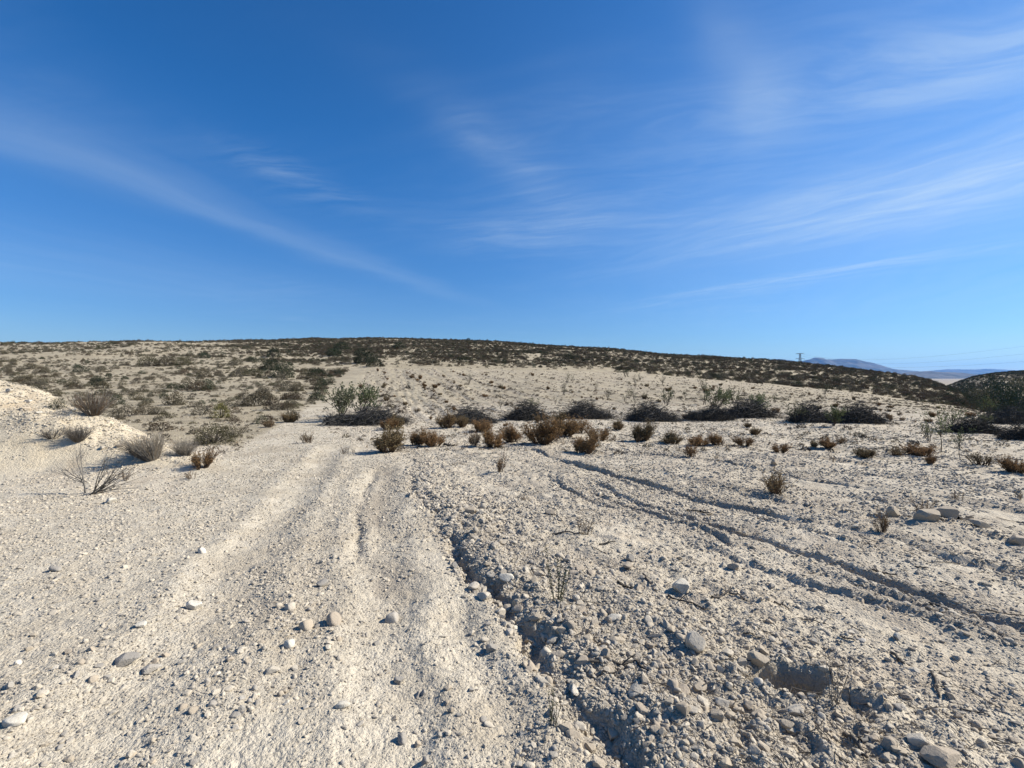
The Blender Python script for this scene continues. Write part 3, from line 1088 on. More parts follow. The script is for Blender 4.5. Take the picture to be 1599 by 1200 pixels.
# --- rusty dry shrubs -------------------------------------------------------
SHR = [make_dry_shrub(201, 130, .8, 1.0), make_dry_shrub(202, 110, 1.1, 1.1), make_dry_shrub(203, 130, .65, 1.0), make_dry_shrub(204, 52, .8, .7), make_dry_shrub(205, 120, 1.2, 1.0), make_dry_shrub(206, 100, .75, .8)]
SHS = [make_dry_shrub(211, 36, .7, .55), make_dry_shrub(212, 20, .75, .4)]
big_shrubs = [
    (607, 707, 56, 44, 0, 'largest lone rusty shrub at the track edge, in front of the longest brush heap'), (480, 693, 24, 20, 3, 'small rusty shrub standing alone on the pale track'),
    (652, 695, 32, 28, 2, 'rusty shrub, left one of the close pair beside the largest lone shrub'), (679, 697, 34, 30, 1, 'dark rusty shrub, right one of the close pair beside the largest lone shrub'),
    (741, 697, 26, 28, 3, 'thin upright rusty shrub, leftmost in front of the second brush heap'), (770, 698, 36, 34, 1, 'full rusty shrub in the middle of three in front of the second brush heap'),
    (796, 690, 32, 30, 2, 'rusty shrub between the thin upright shrub group and the big clump'), (846, 694, 56, 46, 0, 'big orange-brown shrub forming the left part of the large rusty clump'),
    (878, 682, 46, 40, 1, 'orange-brown shrub in the middle of the large rusty clump'), (912, 705, 44, 34, 2, 'rusty shrub at the front of the large rusty clump'),
    (935, 690, 40, 28, 1, 'spreading rusty shrub at the right end of the large rusty clump'), (905, 678, 36, 30, 3, 'rusty shrub at the back of the large rusty clump'),
    (1002, 690, 38, 34, 2, 'tall orange shrub in front of the brush heap right of the clump'), (1050, 694, 30, 20, 1, 'low round rusty shrub on open soil right of the tall orange one'),
    (1080, 714, 34, 28, 3, 'dark thin shrub leaning over a furrow, front of the right field'), (1093, 698, 30, 20, 1, 'dark low shrub just behind the thin furrow shrub'),
    (1117, 697, 26, 20, 2, 'rusty shrub upright in front of the low wide brush heap'), (1162, 697, 34, 18, 1, 'low spreading rusty shrub beside two small tufts'),
    (1178, 681, 24, 14, 0, 'small flat rusty shrub close in front of the greenish heap'), (1213, 770, 62, 46, 3, 'dark many stemmed shrub standing alone at a furrow bend, biggest on the right field'),
    (1218, 707, 28, 18, 1, 'flat brown shrub on the right field above the lone many stemmed shrub'), (1292, 700, 28, 16, 0, 'round golden shrub, middle of three beside each other on the right field'),
    (1312, 695, 22, 14, 3, 'dark brown shrub, right one of the three beside the golden shrub'), (1272, 699, 16, 12, 2, 'small round shrub, left one of the three beside the golden shrub'),
    (1352, 714, 32, 20, 1, 'brown fan shaped shrub right of the golden shrub'), (1397, 713, 40, 18, 3, 'low straggly brown shrub between two fan shaped shrubs'),
    (1437, 714, 42, 24, 1, 'wide rusty shrub with a small one at its right foot'), (1453, 726, 18, 16, 2, 'small rusty shrub at the foot of the wide rusty shrub'),
    (1532, 730, 42, 24, 3, 'wide dry shrub in front of the green topped brush heap'), (1582, 738, 38, 24, 1, 'dark fan shaped shrub near the right edge of the field'),
    (622, 669, 34, 22, 2, 'rusty shrub half covering the right end of the longest brush heap'), (606, 672, 26, 24, 1, 'rusty shrub against the front of the longest brush heap'),
    (697, 669, 30, 26, 0, 'rusty shrub covering the left end of the second brush heap'), (722, 667, 26, 20, 2, 'rusty shrub against the middle of the second brush heap'),
    (750, 674, 30, 26, 1, 'rusty shrub at the right foot of the second brush heap'), (874, 660, 20, 18, 2, 'small rusty shrub between two brush heaps behind the large clump'),
    (965, 671, 18, 12, 0, 'small low rusty tuft right behind the large rusty clump'), (450, 660, 26, 20, 1, 'golden brown shrub at the left verge where the track narrows'),
    (420, 668, 24, 14, 3, 'low brown shrub on the left verge beside the golden brown one'), (316, 733, 36, 34, 2, 'upright brown shrub at the low end of the earth bank'),
]
for u, v, wpx, hpx, k, lab in big_shrubs:
    thing(SHR[(k, k, k, k, 4, 5)[(u * 7 + v) % 6]] if k != 3 else SHR[3], 'dry_shrub', u, v, wpx, 'shrub', lab, 'rusty dry shrubs on the field', unit=.86, hpx=hpx * 1.0, unith=.74)
for ph, u, v in (('the largest lone rusty shrub', 607, 690), ('the lone track shrub', 480, 685), ('the large rusty clump', 880, 680), ('the tall orange shrub', 1002, 675), ('the thin furrow shrub', 1080, 700),
                 ('the many stemmed lone shrub', 1213, 750), ('the golden shrub', 1292, 693), ('the wide rusty shrub', 1437, 706), ('the dark fan shrub', 1582, 730), ('the straggly brown shrub', 1397, 707)):
    mark(ph, u, v)
thin = [
    (779, 737, 34, 40, 0, 'thin brown bare-stemmed shrub in front of the rusty clump, on the pale soil'), (914, 840, 42, 44, 1, 'sparse dead weed tuft between the gully and the long furrows'),
    (538, 710, 22, 18, 1, 'sparse twiggy tuft on the track, left of the largest lone shrub'), (552, 709, 10, 12, 1, 'tiny twiggy tuft beside the sparse one on the track'),
    (1378, 842, 44, 48, 0, 'dry grassy shrub rooted at the edge of the deepest furrow'), (1440, 806, 46, 40, 1, 'sparse dead twigs growing behind the rocky hump'),
    (1495, 784, 26, 26, 1, 'small sparse dead tuft behind the rocky hump, farther right'), (1300, 722, 14, 22, 1, 'very thin bare weed on the right field'),
    (1128, 695, 14, 14, 0, 'tiny thin tuft beside the upright rusty shrub'), (992, 692, 18, 16, 0, 'thin dry tuft left of the tall orange shrub'), (960, 684, 14, 14, 1, 'thin dry tuft at the right of the large rusty clump'),
    (1118, 714, 14, 12, 1, 'tiny grey tuft near the thin furrow shrub'), (1590, 782, 22, 26, 1, 'sparse dead tuft at the right edge of the field'), (195, 752, 30, 26, 1, 'sparse pale twigs at the foot of the earth bank'),
    (298, 748, 30, 22, 1, 'thin pale twigs below the upright brown shrub'), (820, 782, 24, 16, 1, 'small dead root tuft on the field edge near the gully'),
]
for u, v, wpx, hpx, k, lab in thin:
    thing(SHS[k], 'dry_tuft', u, v, wpx, 'dry tuft', lab, 'sparse dead tufts', unit=.95, hpx=hpx, unith=.75)
mark('the sparse weed tuft', 914, 825)
mark('the upper orchard rows', 640, 596)
mark('the lower orchard rows', 695, 628)
mark('the right orchard rows', 760, 604)
mark('the furrow edge shrub', 1378, 825)

# --- bank bushes ------------------------------------------------------------
FEA = [make_feather(301, 260, M_greygrass, lean=(-.55, 0)), make_feather(302, 200, M_greygrass, lean=(.1, 0)), make_feather(303, 170, M_rusttwig, spread=1.0)]
thing(make_bare(310), 'bare_shrub', 138, 772, 84, 'shrub', 'leafless grey shrub with long stems swept sideways below the earth bank', rz=0.1, unit=1.05)
thing(FEA[0], 'broom_bush', 236, 719, 74, 'bush', 'feathery grey-brown bush leaning on the low crest of the earth bank', rz=0.0, unit=1.1, hpx=48, unith=.85)
thing(FEA[1], 'broom_bush', 290, 712, 44, 'bush', 'thin grey bush behind the end of the earth bank', unit=1.1, hpx=30, unith=.85)
thing(FEA[1], 'broom_bush', 122, 688, 40, 'bush', 'grey dead bush rooted in the broken top of the earth bank', unit=1.1, hpx=28, unith=.85)
thing(FEA[2], 'broom_bush', 146, 650, 62, 'bush', 'reddish bare bush behind the earth bank', unit=1.2, hpx=42, unith=.85)
SCN = make_scrub(320, 1900, M_olive, .68, (.03, .065), 50)
thing(SCN, 'olive_bush', 334, 693, 62, 'bush', 'dark olive bush beside the track just past the earth bank', unit=1.0, hpx=34, unith=.75)
thing(make_scrub(321, 500, M_greyscrub, .6, (.05, .10), 30), 'grey_bush', 362, 684, 34, 'bush', 'small grey bush behind the dark olive bush', unit=1.0, hpx=18, unith=.6)
thing(make_scrub(322, 700, M_yellow, .8, (.05, .09), 30), 'yellow_bush', 346, 653, 30, 'bush', 'yellow-green round bush at the foot of the stony slope', unit=1.0, hpx=24, unith=.75)
thing(make_feather(323, 90, M_bark, L=(.3, .6), spread=1.5), 'root_tangle', 82, 684, 36, 'dead root', 'dark tangle of dead roots hanging in the notch of the earth bank', unit=1.0, hpx=22, unith=.6)
for ph, u, v in (('the leafless grey shrub', 140, 745), ('the feathery bank bush', 236, 705), ('the dark olive bush', 334, 680), ('the yellow-green bush', 346, 640), ('the reddish bare bush', 146, 630), ('the root tangle', 82, 665)):
    mark(ph, u, v)

# --- saplings -----------------------------------------------------------------
SAP = [make_sapling(401, 6, 1.0, 3, lean=.7, lw=(.04, .085)), make_sapling(402, 4, 1.0, 1, lean=.6), make_sapling(403, 1, 1.0, 1, depth=3, lw=(.035, .07)), make_sapling(404, 3, 1.0, 1, lean=.6, lw=(.03, .06))]
saps = [
    (530, 657, 0, 62, 'bushy green sapling rising from the left end of the longest brush heap'), (560, 651, 0, 58, 'green sapling leaning over the middle of the longest brush heap'),
    (835, 644, 1, 26, 'small green shoots at the back of the green-tinged brush heap'), (1118, 642, 0, 40, 'leafy sapling behind the low wide brush heap'),
    (1150, 640, 1, 34, 'leafy sapling standing behind the greenish brush heap'), (1190, 648, 0, 38, 'leafy sapling at the right end of the greenish brush heap'), (1040, 634, 1, 30, 'pale green sapling on the slope above the bare-sided heap'),
    (1300, 668, 0, 36, 'green shoots between the rounded pair of brush heaps'), (1240, 660, 1, 36, 'green shoots at the left of the rounded pair'), (1466, 703, 2, 58, 'slender leaning sapling with a pale trunk and few leaves'),
    (1502, 713, 2, 44, 'dark trunked small sapling just right of the slender leaning one'), (1450, 690, 1, 34, 'sparse green sapling left of the slender leaning trunk'), (1530, 672, 0, 30, 'green shoots on top of the green topped brush heap'),
    (1485, 672, 1, 40, 'light green sapling behind the slender leaning trunk'), (1545, 650, 1, 34, 'sparse sapling beside the ravine edge'), (1100, 632, 3, 32, 'thin grey-green sapling on the slope above the low wide heap'),
]
for u, v, k, hpx, lab in saps:
    thing(SAP[k], 'sapling', u, v, hpx, 'sapling', lab, 'green saplings sprouting around the heaps', unit=.95)
for ph, u, v in (('the bushy green sapling', 545, 630), ('the slender leaning sapling', 1470, 680), ('the leafy saplings', 1130, 625)):
    mark(ph, u, v)
rs2 = np.random.RandomState(5)
for i in range(34):                                   # faint young growth on the upper field
    u, v = rs2.uniform(880, 1150), rs2.uniform(588, 632)
    if rs2.rand() < .3:
        u, v = rs2.uniform(590, 1350), rs2.uniform(596, 640)
    if v < 590 + (u - 1000) * .09:
        continue
    thing(SAP[3], 'sapling', u, v, rs2.uniform(12, 20), 'sapling', None, 'thin young saplings on the upper field', unit=.95, desc='faint thin sapling')

# --- weeds ------------------------------------------------------------------------
thing(make_weed(501, 7, .5, M_weed, M_bark, 60), 'green_weed', 872, 950, 90, 'weed', 'upright green weed with several stems beside the gully', unit=.5)
thing(make_weed(502, 6, .3, M_weed, M_bark, 30), 'green_weed', 862, 1135, 58, 'weed', 'small green weed on the pale ground at the lower gully', unit=.3)
thing(make_weed(503, 9, .4, M_greygrass, M_greygrass, 10), 'dry_weed', 1300, 1112, 80, 'weed', 'dead straw weed lying in the small pit beside the burrow', unit=.4)
mark('the upright green weed', 872, 925)
mark('the burrow hole', 1236, 1050)
mark('the lower gully', 900, 1100)
mark('the middle gully', 790, 950)
mark('the upper gully', 690, 830)


# --- random small rusty shrubs on the field slope ------------------------------------
def scatter_field(n, fn):
    k = 0
    tries = 0
    while k < n and tries < 20000:
        tries += 1
        r_ = fn()
        if r_ is None:
            continue
        k += 1


occupied = [(u, v) for u, v, *_ in big_shrubs] + [(u, v) for u, v, *_ in pile_spots]


def one_slope_shrub():
    u = rs2.uniform(560, 1560)
    v = 578 + (rs2.rand() ** 1.1) * 130
    top = np.interp(u, [560, 740, 900, 1040, 1200, 1350, 1450, 1560], [580, 582, 588, 590, 606, 622, 636, 648])
    if v < top:
        return None
    x, y = gp(u, v)
    if region(np.array([x]), np.array([y]))[0] != 0:
        return None
    sx = x * math.cos(AZS) - y * math.sin(AZS)
    if y > 22 and math.cos(sx * 2 * math.pi / 3.3) < 0.2 and rs2.rand() < .75:
        return None
    if any(abs(u - a) < 24 and abs(v - b) < 12 for a, b in occupied) and rs2.rand() < .9:
        return None
    s = rs2.uniform(.18, .55) * (1.25 if y > 40 else .8)
    if y < 15:
        s = rs2.uniform(.07, .18)
    k = rs2.randint(4)
    root = build(SHR[k] if s > .2 else SHS[k % 2], 'dry_shrub')
    place(root, x, y, s, sz=s * rs2.uniform(.75, 1.1))
    tag(root, None, 'shrub', 'small dry shrubs scattered over the field')
    hue = ('rusty', 'brown', 'rusty', 'thin brown')[k]
    TODO.append((root, f"{'tiny' if s * F / y < 7 else 'small'} {hue} shrub", u, v, s))
    return root


scatter_field(165, one_slope_shrub)
for k in range(-30, 12):                              # lines of small plants left along the old orchard rows
    t = 24 + rs2.rand() * 3
    while t < 74:
        t += rs2.uniform(1.2, 6.5)
        q = 3.3 * k + rs2.normal(0, .22)
        x, y = q * math.cos(AZS) + t * math.sin(AZS), -q * math.sin(AZS) + t * math.cos(AZS)
        u, v, _ = proj(x, y, hz(x, y))
        if not 585 < u < 800 or y < 23 or y > 72 or rs2.rand() < .35 or region(np.array([x]), np.array([y]))[0] != 0:
            continue
        s = rs2.uniform(.22, .6)
        root = build(SHR[rs2.randint(6)], 'dry_shrub')
        place(root, x, y, s, sz=s * rs2.uniform(.6, 1))
        tag(root, None, 'shrub', 'small dry shrubs scattered over the field')
        TODO.append((root, 'small row shrub', u, v, s))

# --- large dark bushes on the hill -------------------------------------------------------
LENT = [make_scrub(601, 1500, M_dkgreen, .66, (.035, .075), 16, lum=.35), make_scrub(602, 1400, M_dkgreen, .58, (.035, .08), 16, lum=.4), make_scrub(603, 1500, M_olive, .62, (.035, .07), 24), make_scrub(604, 1500, M_greyscrub, .58, (.035, .07), 30)]
hill_big = [
    (442, 590, 36, 22, 0, 'large dark green bush, front one of the group left of the track top'), (424, 579, 30, 22, 1, 'large dark green bush, middle one of the group left of the track top'),
    (427, 558, 24, 14, 0, 'dark green bush, hindmost of the group left of the track top'), (496, 589, 30, 16, 1, 'dark green bush close to the left edge of the track top'),
    (568, 568, 34, 22, 0, 'large dark bush, left one of the pair above the pale cut bank'), (587, 573, 30, 16, 1, 'large dark bush, right one of the pair above the pale cut bank'),
    (521, 556, 24, 14, 1, 'dark bush on the hillside above the track end'), (533, 548, 26, 12, 0, 'dark bush just behind the one above the track end'), (622, 545, 22, 12, 1, 'dark round bush near the hill crest, right of the pair'),
    (320, 561, 16, 9, 0, 'lone dark bush on the bare left hillside'), (394, 566, 18, 10, 1, 'dark bush on the left hillside between lone bush and group'), (368, 570, 22, 11, 2, 'olive bush left of the dark group on the hillside'),
    (232, 571, 34, 15, 2, 'olive-brown bush, left part of the band on the left hillside'), (258, 572, 32, 15, 2, 'olive-brown bush, middle of the band on the left hillside'), (284, 571, 28, 14, 2, 'olive-brown bush, right part of the band on the left hillside'),
    (395, 588, 34, 12, 2, 'wide brown bush below the lone dark bush'), (320, 590, 22, 14, 2, 'olive bush below the olive-brown band'), (412, 618, 26, 15, 3, 'grey bush on the lower left hillside near the track'),
    (464, 612, 22, 14, 2, 'olive bush on the slope beside the upper track'), (90, 640, 22, 15, 0, 'small green bush behind the earth bank crest'), (182, 655, 26, 16, 3, 'grey bush at the foot of the hillside behind the bank'),
    (245, 648, 28, 12, 3, 'low grey bush at the foot of the hillside'), (58, 602, 24, 12, 3, 'grey bush on the lower hillside above the earth bank'), (152, 602, 18, 11, 0, 'green bush on the lower left hillside'),
    (125, 581, 22, 11, 0, 'dark green bush midway up the far left hillside'), (720, 566, 20, 10, 1, 'dark bush on the hillside above the right end of the cut bank'), (888, 562, 16, 9, 0, 'dark bush on the middle hillside above the field'),
    (85, 535, 8, 4, 0, 'tiny dark bush on the skyline of the left hill'), (36, 536.5, 10, 4, 1, 'tiny dark bush near the left end of the skyline'), (855, 537, 7, 5, 0, 'tiny dark bush standing out on the skyline right of the hilltop'), (731, 533, 8, 5, 1, 'tiny dark bush on the skyline by the hilltop'),
]
for u, v, wpx, hpx, k, lab in hill_big:
    thing(LENT[k], 'hill_bush', u, v, wpx, 'bush', lab, 'large bushes on the hillside', unit=1.0, hpx=hpx, unith=.62)
for ph, u, v in (('the dark bush group', 435, 575), ('the pair above the cut bank', 576, 560), ('the lone hillside bush', 320, 558), ('the olive-brown band', 255, 565), ('the track end bush', 525, 550),
                 ('the crest bush', 622, 540), ('the wide brown bush', 395, 583), ('the grey verge bush', 412, 610), ('the far hillside green bush', 125, 578), ('the lower grey bush', 58, 597), ('the cut bank top bush', 720, 562),
                 ('the middle hillside bush', 888, 558), ('the grey foot bush', 182, 648)):
    mark(ph, u, v)
# ravine trees
RAV = [make_scrub(611, 1500, M_dkgreen, .62, (.035, .075), 20, lum=.45), make_scrub(612, 1300, M_olive, .58, (.035, .075), 20, lum=.45)]
rav = [(1565, 640, 60, 30, 0, 82, 'broad dark tree in the ravine below the right hill'), (1598, 628, 50, 26, 0, 100, 'dark green edge tree at the right edge of the ravine'), (1530, 628, 40, 20, 1, 110, 'olive ravine mouth tree at the mouth of the ravine'),
       (1560, 620, 44, 20, 0, 125, 'dark middle tree behind the broad ravine tree'), (1510, 618, 34, 16, 0, 140, 'dark tree far up the ravine beyond the spur'), (1590, 612, 44, 18, 1, 150, 'olive upper tree on the ravine side'),
       (1545, 608, 36, 14, 0, 165, 'dark tree at the foot of the right hill')]
RNAME = {(1565, 640): 'the broad ravine tree', (1598, 628): 'the edge tree', (1530, 628): 'the ravine mouth tree', (1560, 620): 'the middle ravine tree', (1510, 618): 'the far ravine tree', (1590, 612): 'the upper ravine tree', (1545, 608): 'the hill foot tree'}
for u, v, wpx, hpx, k, Y, lab in rav:
    mark(RNAME[(u, v)], u, v - 8)
    x = (u - 799.5) / F * Y
    r_ = thing(RAV[k], 'ravine_tree', u, v, wpx, 'tree', lab, 'trees in the ravine', unit=1.0, xy=(x, Y))
    kz = Y / F
    r_.scale = (wpx * kz, wpx * kz, max(hpx * kz / .6, (CAMZ - (v - hpx - 590) * kz - hz(x, Y)) / .62))

# --- hillside scrub --------------------------------------------------------------------------
SCR = [make_scrub(701 + i, 420, m, dm, (.06, .11), 12) for i, (m, dm) in enumerate(((M_greyscrub, .5), (M_greyscrub, .62), (M_olive, .55), (M_brnscrub, .6), (M_brnscrub, .5), (M_dkgreen, .66)))]
words_scr = ['low grey scrub bush', 'rounded grey scrub bush', 'olive scrub bush', 'brown scrub bush', 'low brown scrub bush', 'dark green scrub bush']
N = 520000
Y = np.exp(rs.uniform(math.log(13), math.log(330), N))
tu = rs.uniform(-260, 1860, N)
X = (tu - 799.5) / F * Y
acc = rs.rand(N)
reg = region(X, Y)
left = tu + 60 * rs.randn(N) * sstep(40, 110, Y) + .7 * (Y - 100) < 445
clump = 0.5 + 0.9 * pn(X * 0.10, Y * 0.10, 80) + 0.5 * pn(X * 0.35, Y * 0.35, 81)
dens = np.where(left, .76 + .35 * sstep(80, 150, Y), 2.3)
dens = np.where(tu > 940, 1.0, dens)
dens = np.where(tu > 1480, .8, dens)
dens = dens * np.clip(np.where(tu > 940, 0.65 + 0.45 * clump, .25 + clump), 0, 1.3)
# bare pale patches along the top of the field
yb = np.interp(tu, *UB)
dens = np.where((~left) & (tu < 960) & (Y < yb + 14) & (Y > yb - 3), dens * sstep(2, 14, Y - yb) * .6, dens)
# expected count per m2 with this sampling falls with 1/Y^2, so thin the near ones
pdf = N / (math.log(330 / 13) * 2120) * F / Y ** 2
want = dens * np.where(tu > 940, 1.0, 1)
keep = (reg == 2) & (acc < want / np.maximum(pdf, 1e-6))
X, Y, tu, left = X[keep], Y[keep], tu[keep], left[keep]
SZ = np.where(left, rs.lognormal(math.log(.43), .5, len(X)), rs.lognormal(math.log(.58), .42, len(X)))
SZ = np.where(tu > 940, SZ * 1.25, SZ)
SZ = np.minimum(np.where(tu > 1480, SZ * 1.25, SZ), np.where(Y > 90, 1.3, 1.6))
ZZ = hfull(X, Y)
pu, pv, pd = proj(X, Y, ZZ)
vis = (pu > -10) & (pu < 1610)
app = np.where(vis, SZ * F / Y, 0)
KI = np.where(left, rs.choice([0, 0, 1, 1, 2, 3, 4, 5], len(X)), rs.choice([0, 1, 2, 3, 3, 4, 4, 5], len(X)))
KI = np.where(tu > 1480, rs.choice([3, 4, 5, 5, 5], len(X)), KI)
HSX = rs.uniform(.8, 1.35, len(X))
HSZ = rs.uniform(.65, 1.05, len(X))
RZ = rs.uniform(0, 6.283, len(X))
# visible from the camera?
order = np.argsort(-app)
top, rest = [], []
for i in order:
    if len(top) < 265 and app[i] > 3:
        tt = np.linspace(0.3, 0.97, 60)
        zz = CAMZ + (ZZ[i] + SZ[i] * .3 - CAMZ) * tt
        if (hs(X[i] * tt, Y[i] * tt) < zz).all():
            top.append(i)
            continue
    rest.append(i)
for i in top:
    root = build(SCR[KI[i]], 'scrub_bush')
    root.location = (X[i], Y[i], ZZ[i] - .02)
    root.rotation_euler = (0, 0, RZ[i])
    root.scale = (SZ[i] * HSX[i], SZ[i], SZ[i] * HSZ[i])
    tag(root, None, 'bush', 'scrub bushes on the hillside')
    TODO.append((root, words_scr[KI[i]], pu[i], pv[i], app[i]))
print('scrub', len(X))


# ------------------------------------------------------------------ instanced stuff
def stuff(name, pts, rots, scl, idx, meshes, label=None):
    src = bpy.data.collections.new(name + '_shapes')
    for k, me in enumerate(meshes):
        o = bpy.data.objects.new(f'{name}_shape_{k:02d}', me)
        src.objects.link(o)
    me = bpy.data.meshes.new(name)
    me.vertices.add(len(pts))
    me.vertices.foreach_set('co', np.ascontiguousarray(pts, np.float32).ravel())
    for nm, typ, dat, key in (('rot', 'FLOAT_VECTOR', rots, 'vector'), ('scl', 'FLOAT_VECTOR', scl, 'vector'), ('idx', 'INT', idx, 'value')):
        a = me.attributes.new(nm, typ, 'POINT')
        a.data.foreach_set(key, np.ascontiguousarray(dat, np.int32 if typ == 'INT' else np.float32).ravel())
    ob = bpy.data.objects.new(name, me)
    COL.objects.link(ob)
    ob['kind'] = 'stuff'
    if label:
        ob['label'] = label
    ng = bpy.data.node_groups.new(name + '_scatter', 'GeometryNodeTree')
    ng.interface.new_socket('Geometry', in_out='INPUT', socket_type='NodeSocketGeometry')
    ng.interface.new_socket('Geometry', in_out='OUTPUT', socket_type='NodeSocketGeometry')
    nd = ng.nodes
    gi, go = nd.new('NodeGroupInput'), nd.new('NodeGroupOutput')
    ci = nd.new('GeometryNodeCollectionInfo')
    ci.inputs['Collection'].default_value = src
    ci.inputs['Separate Children'].default_value = True
    ci.inputs['Reset Children'].default_value = True
    ip = nd.new('GeometryNodeInstanceOnPoints')
    ip.inputs['Pick Instance'].default_value = True

    def attr(nm, typ):
        a = nd.new('GeometryNodeInputNamedAttribute')
        a.data_type = typ
        a.inputs['Name'].default_value = nm
        return [s for s in a.outputs if s.enabled and s.name == 'Attribute'][0]
    e2r = nd.new('FunctionNodeEulerToRotation')
    L = ng.links.new
    L(gi.outputs[0], ip.inputs['Points'])
    L(ci.outputs[0], ip.inputs['Instance'])
    L(attr('idx', 'INT'), ip.inputs['Instance Index'])
    L(attr('rot', 'FLOAT_VECTOR'), e2r.inputs[0])
    L(e2r.outputs[0], ip.inputs['Rotation'])
    L(attr('scl', 'FLOAT_VECTOR'), ip.inputs['Scale'])
    L(ip.outputs[0], go.inputs[0])
    md = ob.modifiers.new('scatter', 'NODES')
    md.node_group = ng
    return ob


def joined(proto):
    """one mesh out of a prototype's parts"""
    me = bpy.data.meshes.new('bush')
    vs, fs, mi, mats = [], [], [], []
    for p in proto.values():
        b0 = len(vs)
        vs += [v.co[:] for v in p.vertices]
        for f in p.polygons:
            fs.append([b0 + k for k in f.vertices])
            mi.append(len(mats))
        mats.append(p.materials[0])
    me.from_pydata(vs, [], fs)
    for m_ in mats:
        me.materials.append(m_)
    me.polygons.foreach_set('material_index', mi)
    return me


rest = np.array(rest)
stuff('hillside_scrub', np.stack([X[rest], Y[rest], ZZ[rest] - .02], 1), np.stack([0 * RZ[rest], 0 * RZ[rest], RZ[rest]], 1),
      np.stack([SZ[rest] * HSX[rest], SZ[rest], SZ[rest] * HSZ[rest]], 1), KI[rest], [joined(p) for p in SCR])

# ------------------------------------------------------------------ stones
ST_R = [make_stone(800 + i, False, 3, f, e) for i, (f, e) in enumerate(((.75, 1.1), (.6, 1.3), (.85, 1.0), (.5, 1.5), (.7, 1.25)))]
ST_A = [make_stone(820 + i, True, 3, f, e) for i, (f, e) in enumerate(((.8, 1.1), (.65, 1.35), (.9, 1.0), (.55, 1.5), (.75, 1.2), (1.0, 1.0)))]
stone_cache = {}


def stone_mesh(k, ang, col):
    key = (k, ang, col)
    if key not in stone_cache:
        me = (ST_A if ang else ST_R)[k].copy()
        me.name = 'stone'
        me.materials.clear()
        me.materials.append(M_stone[col])
        stone_cache[key] = me
    return stone_cache[key]


def stone(x, y, s, col, k, ang, name, cat, label=None, group=None, rz=None, tilt=.25, sink=.27, sc=(1, 1, 1)):
    o = bpy.data.objects.new(name, stone_mesh(k, ang, col))
    COL.objects.link(o)
    o.location = (x, y, hz(x, y) + s * (.30 - sink) * sc[2])
    o.rotation_euler = (U(-tilt, tilt), U(-tilt, tilt), U(0, 6.28) if rz is None else rz)
    o.scale = (s * sc[0], s * sc[1], s * sc[2])
    tag(o, label, cat, group)
    return o


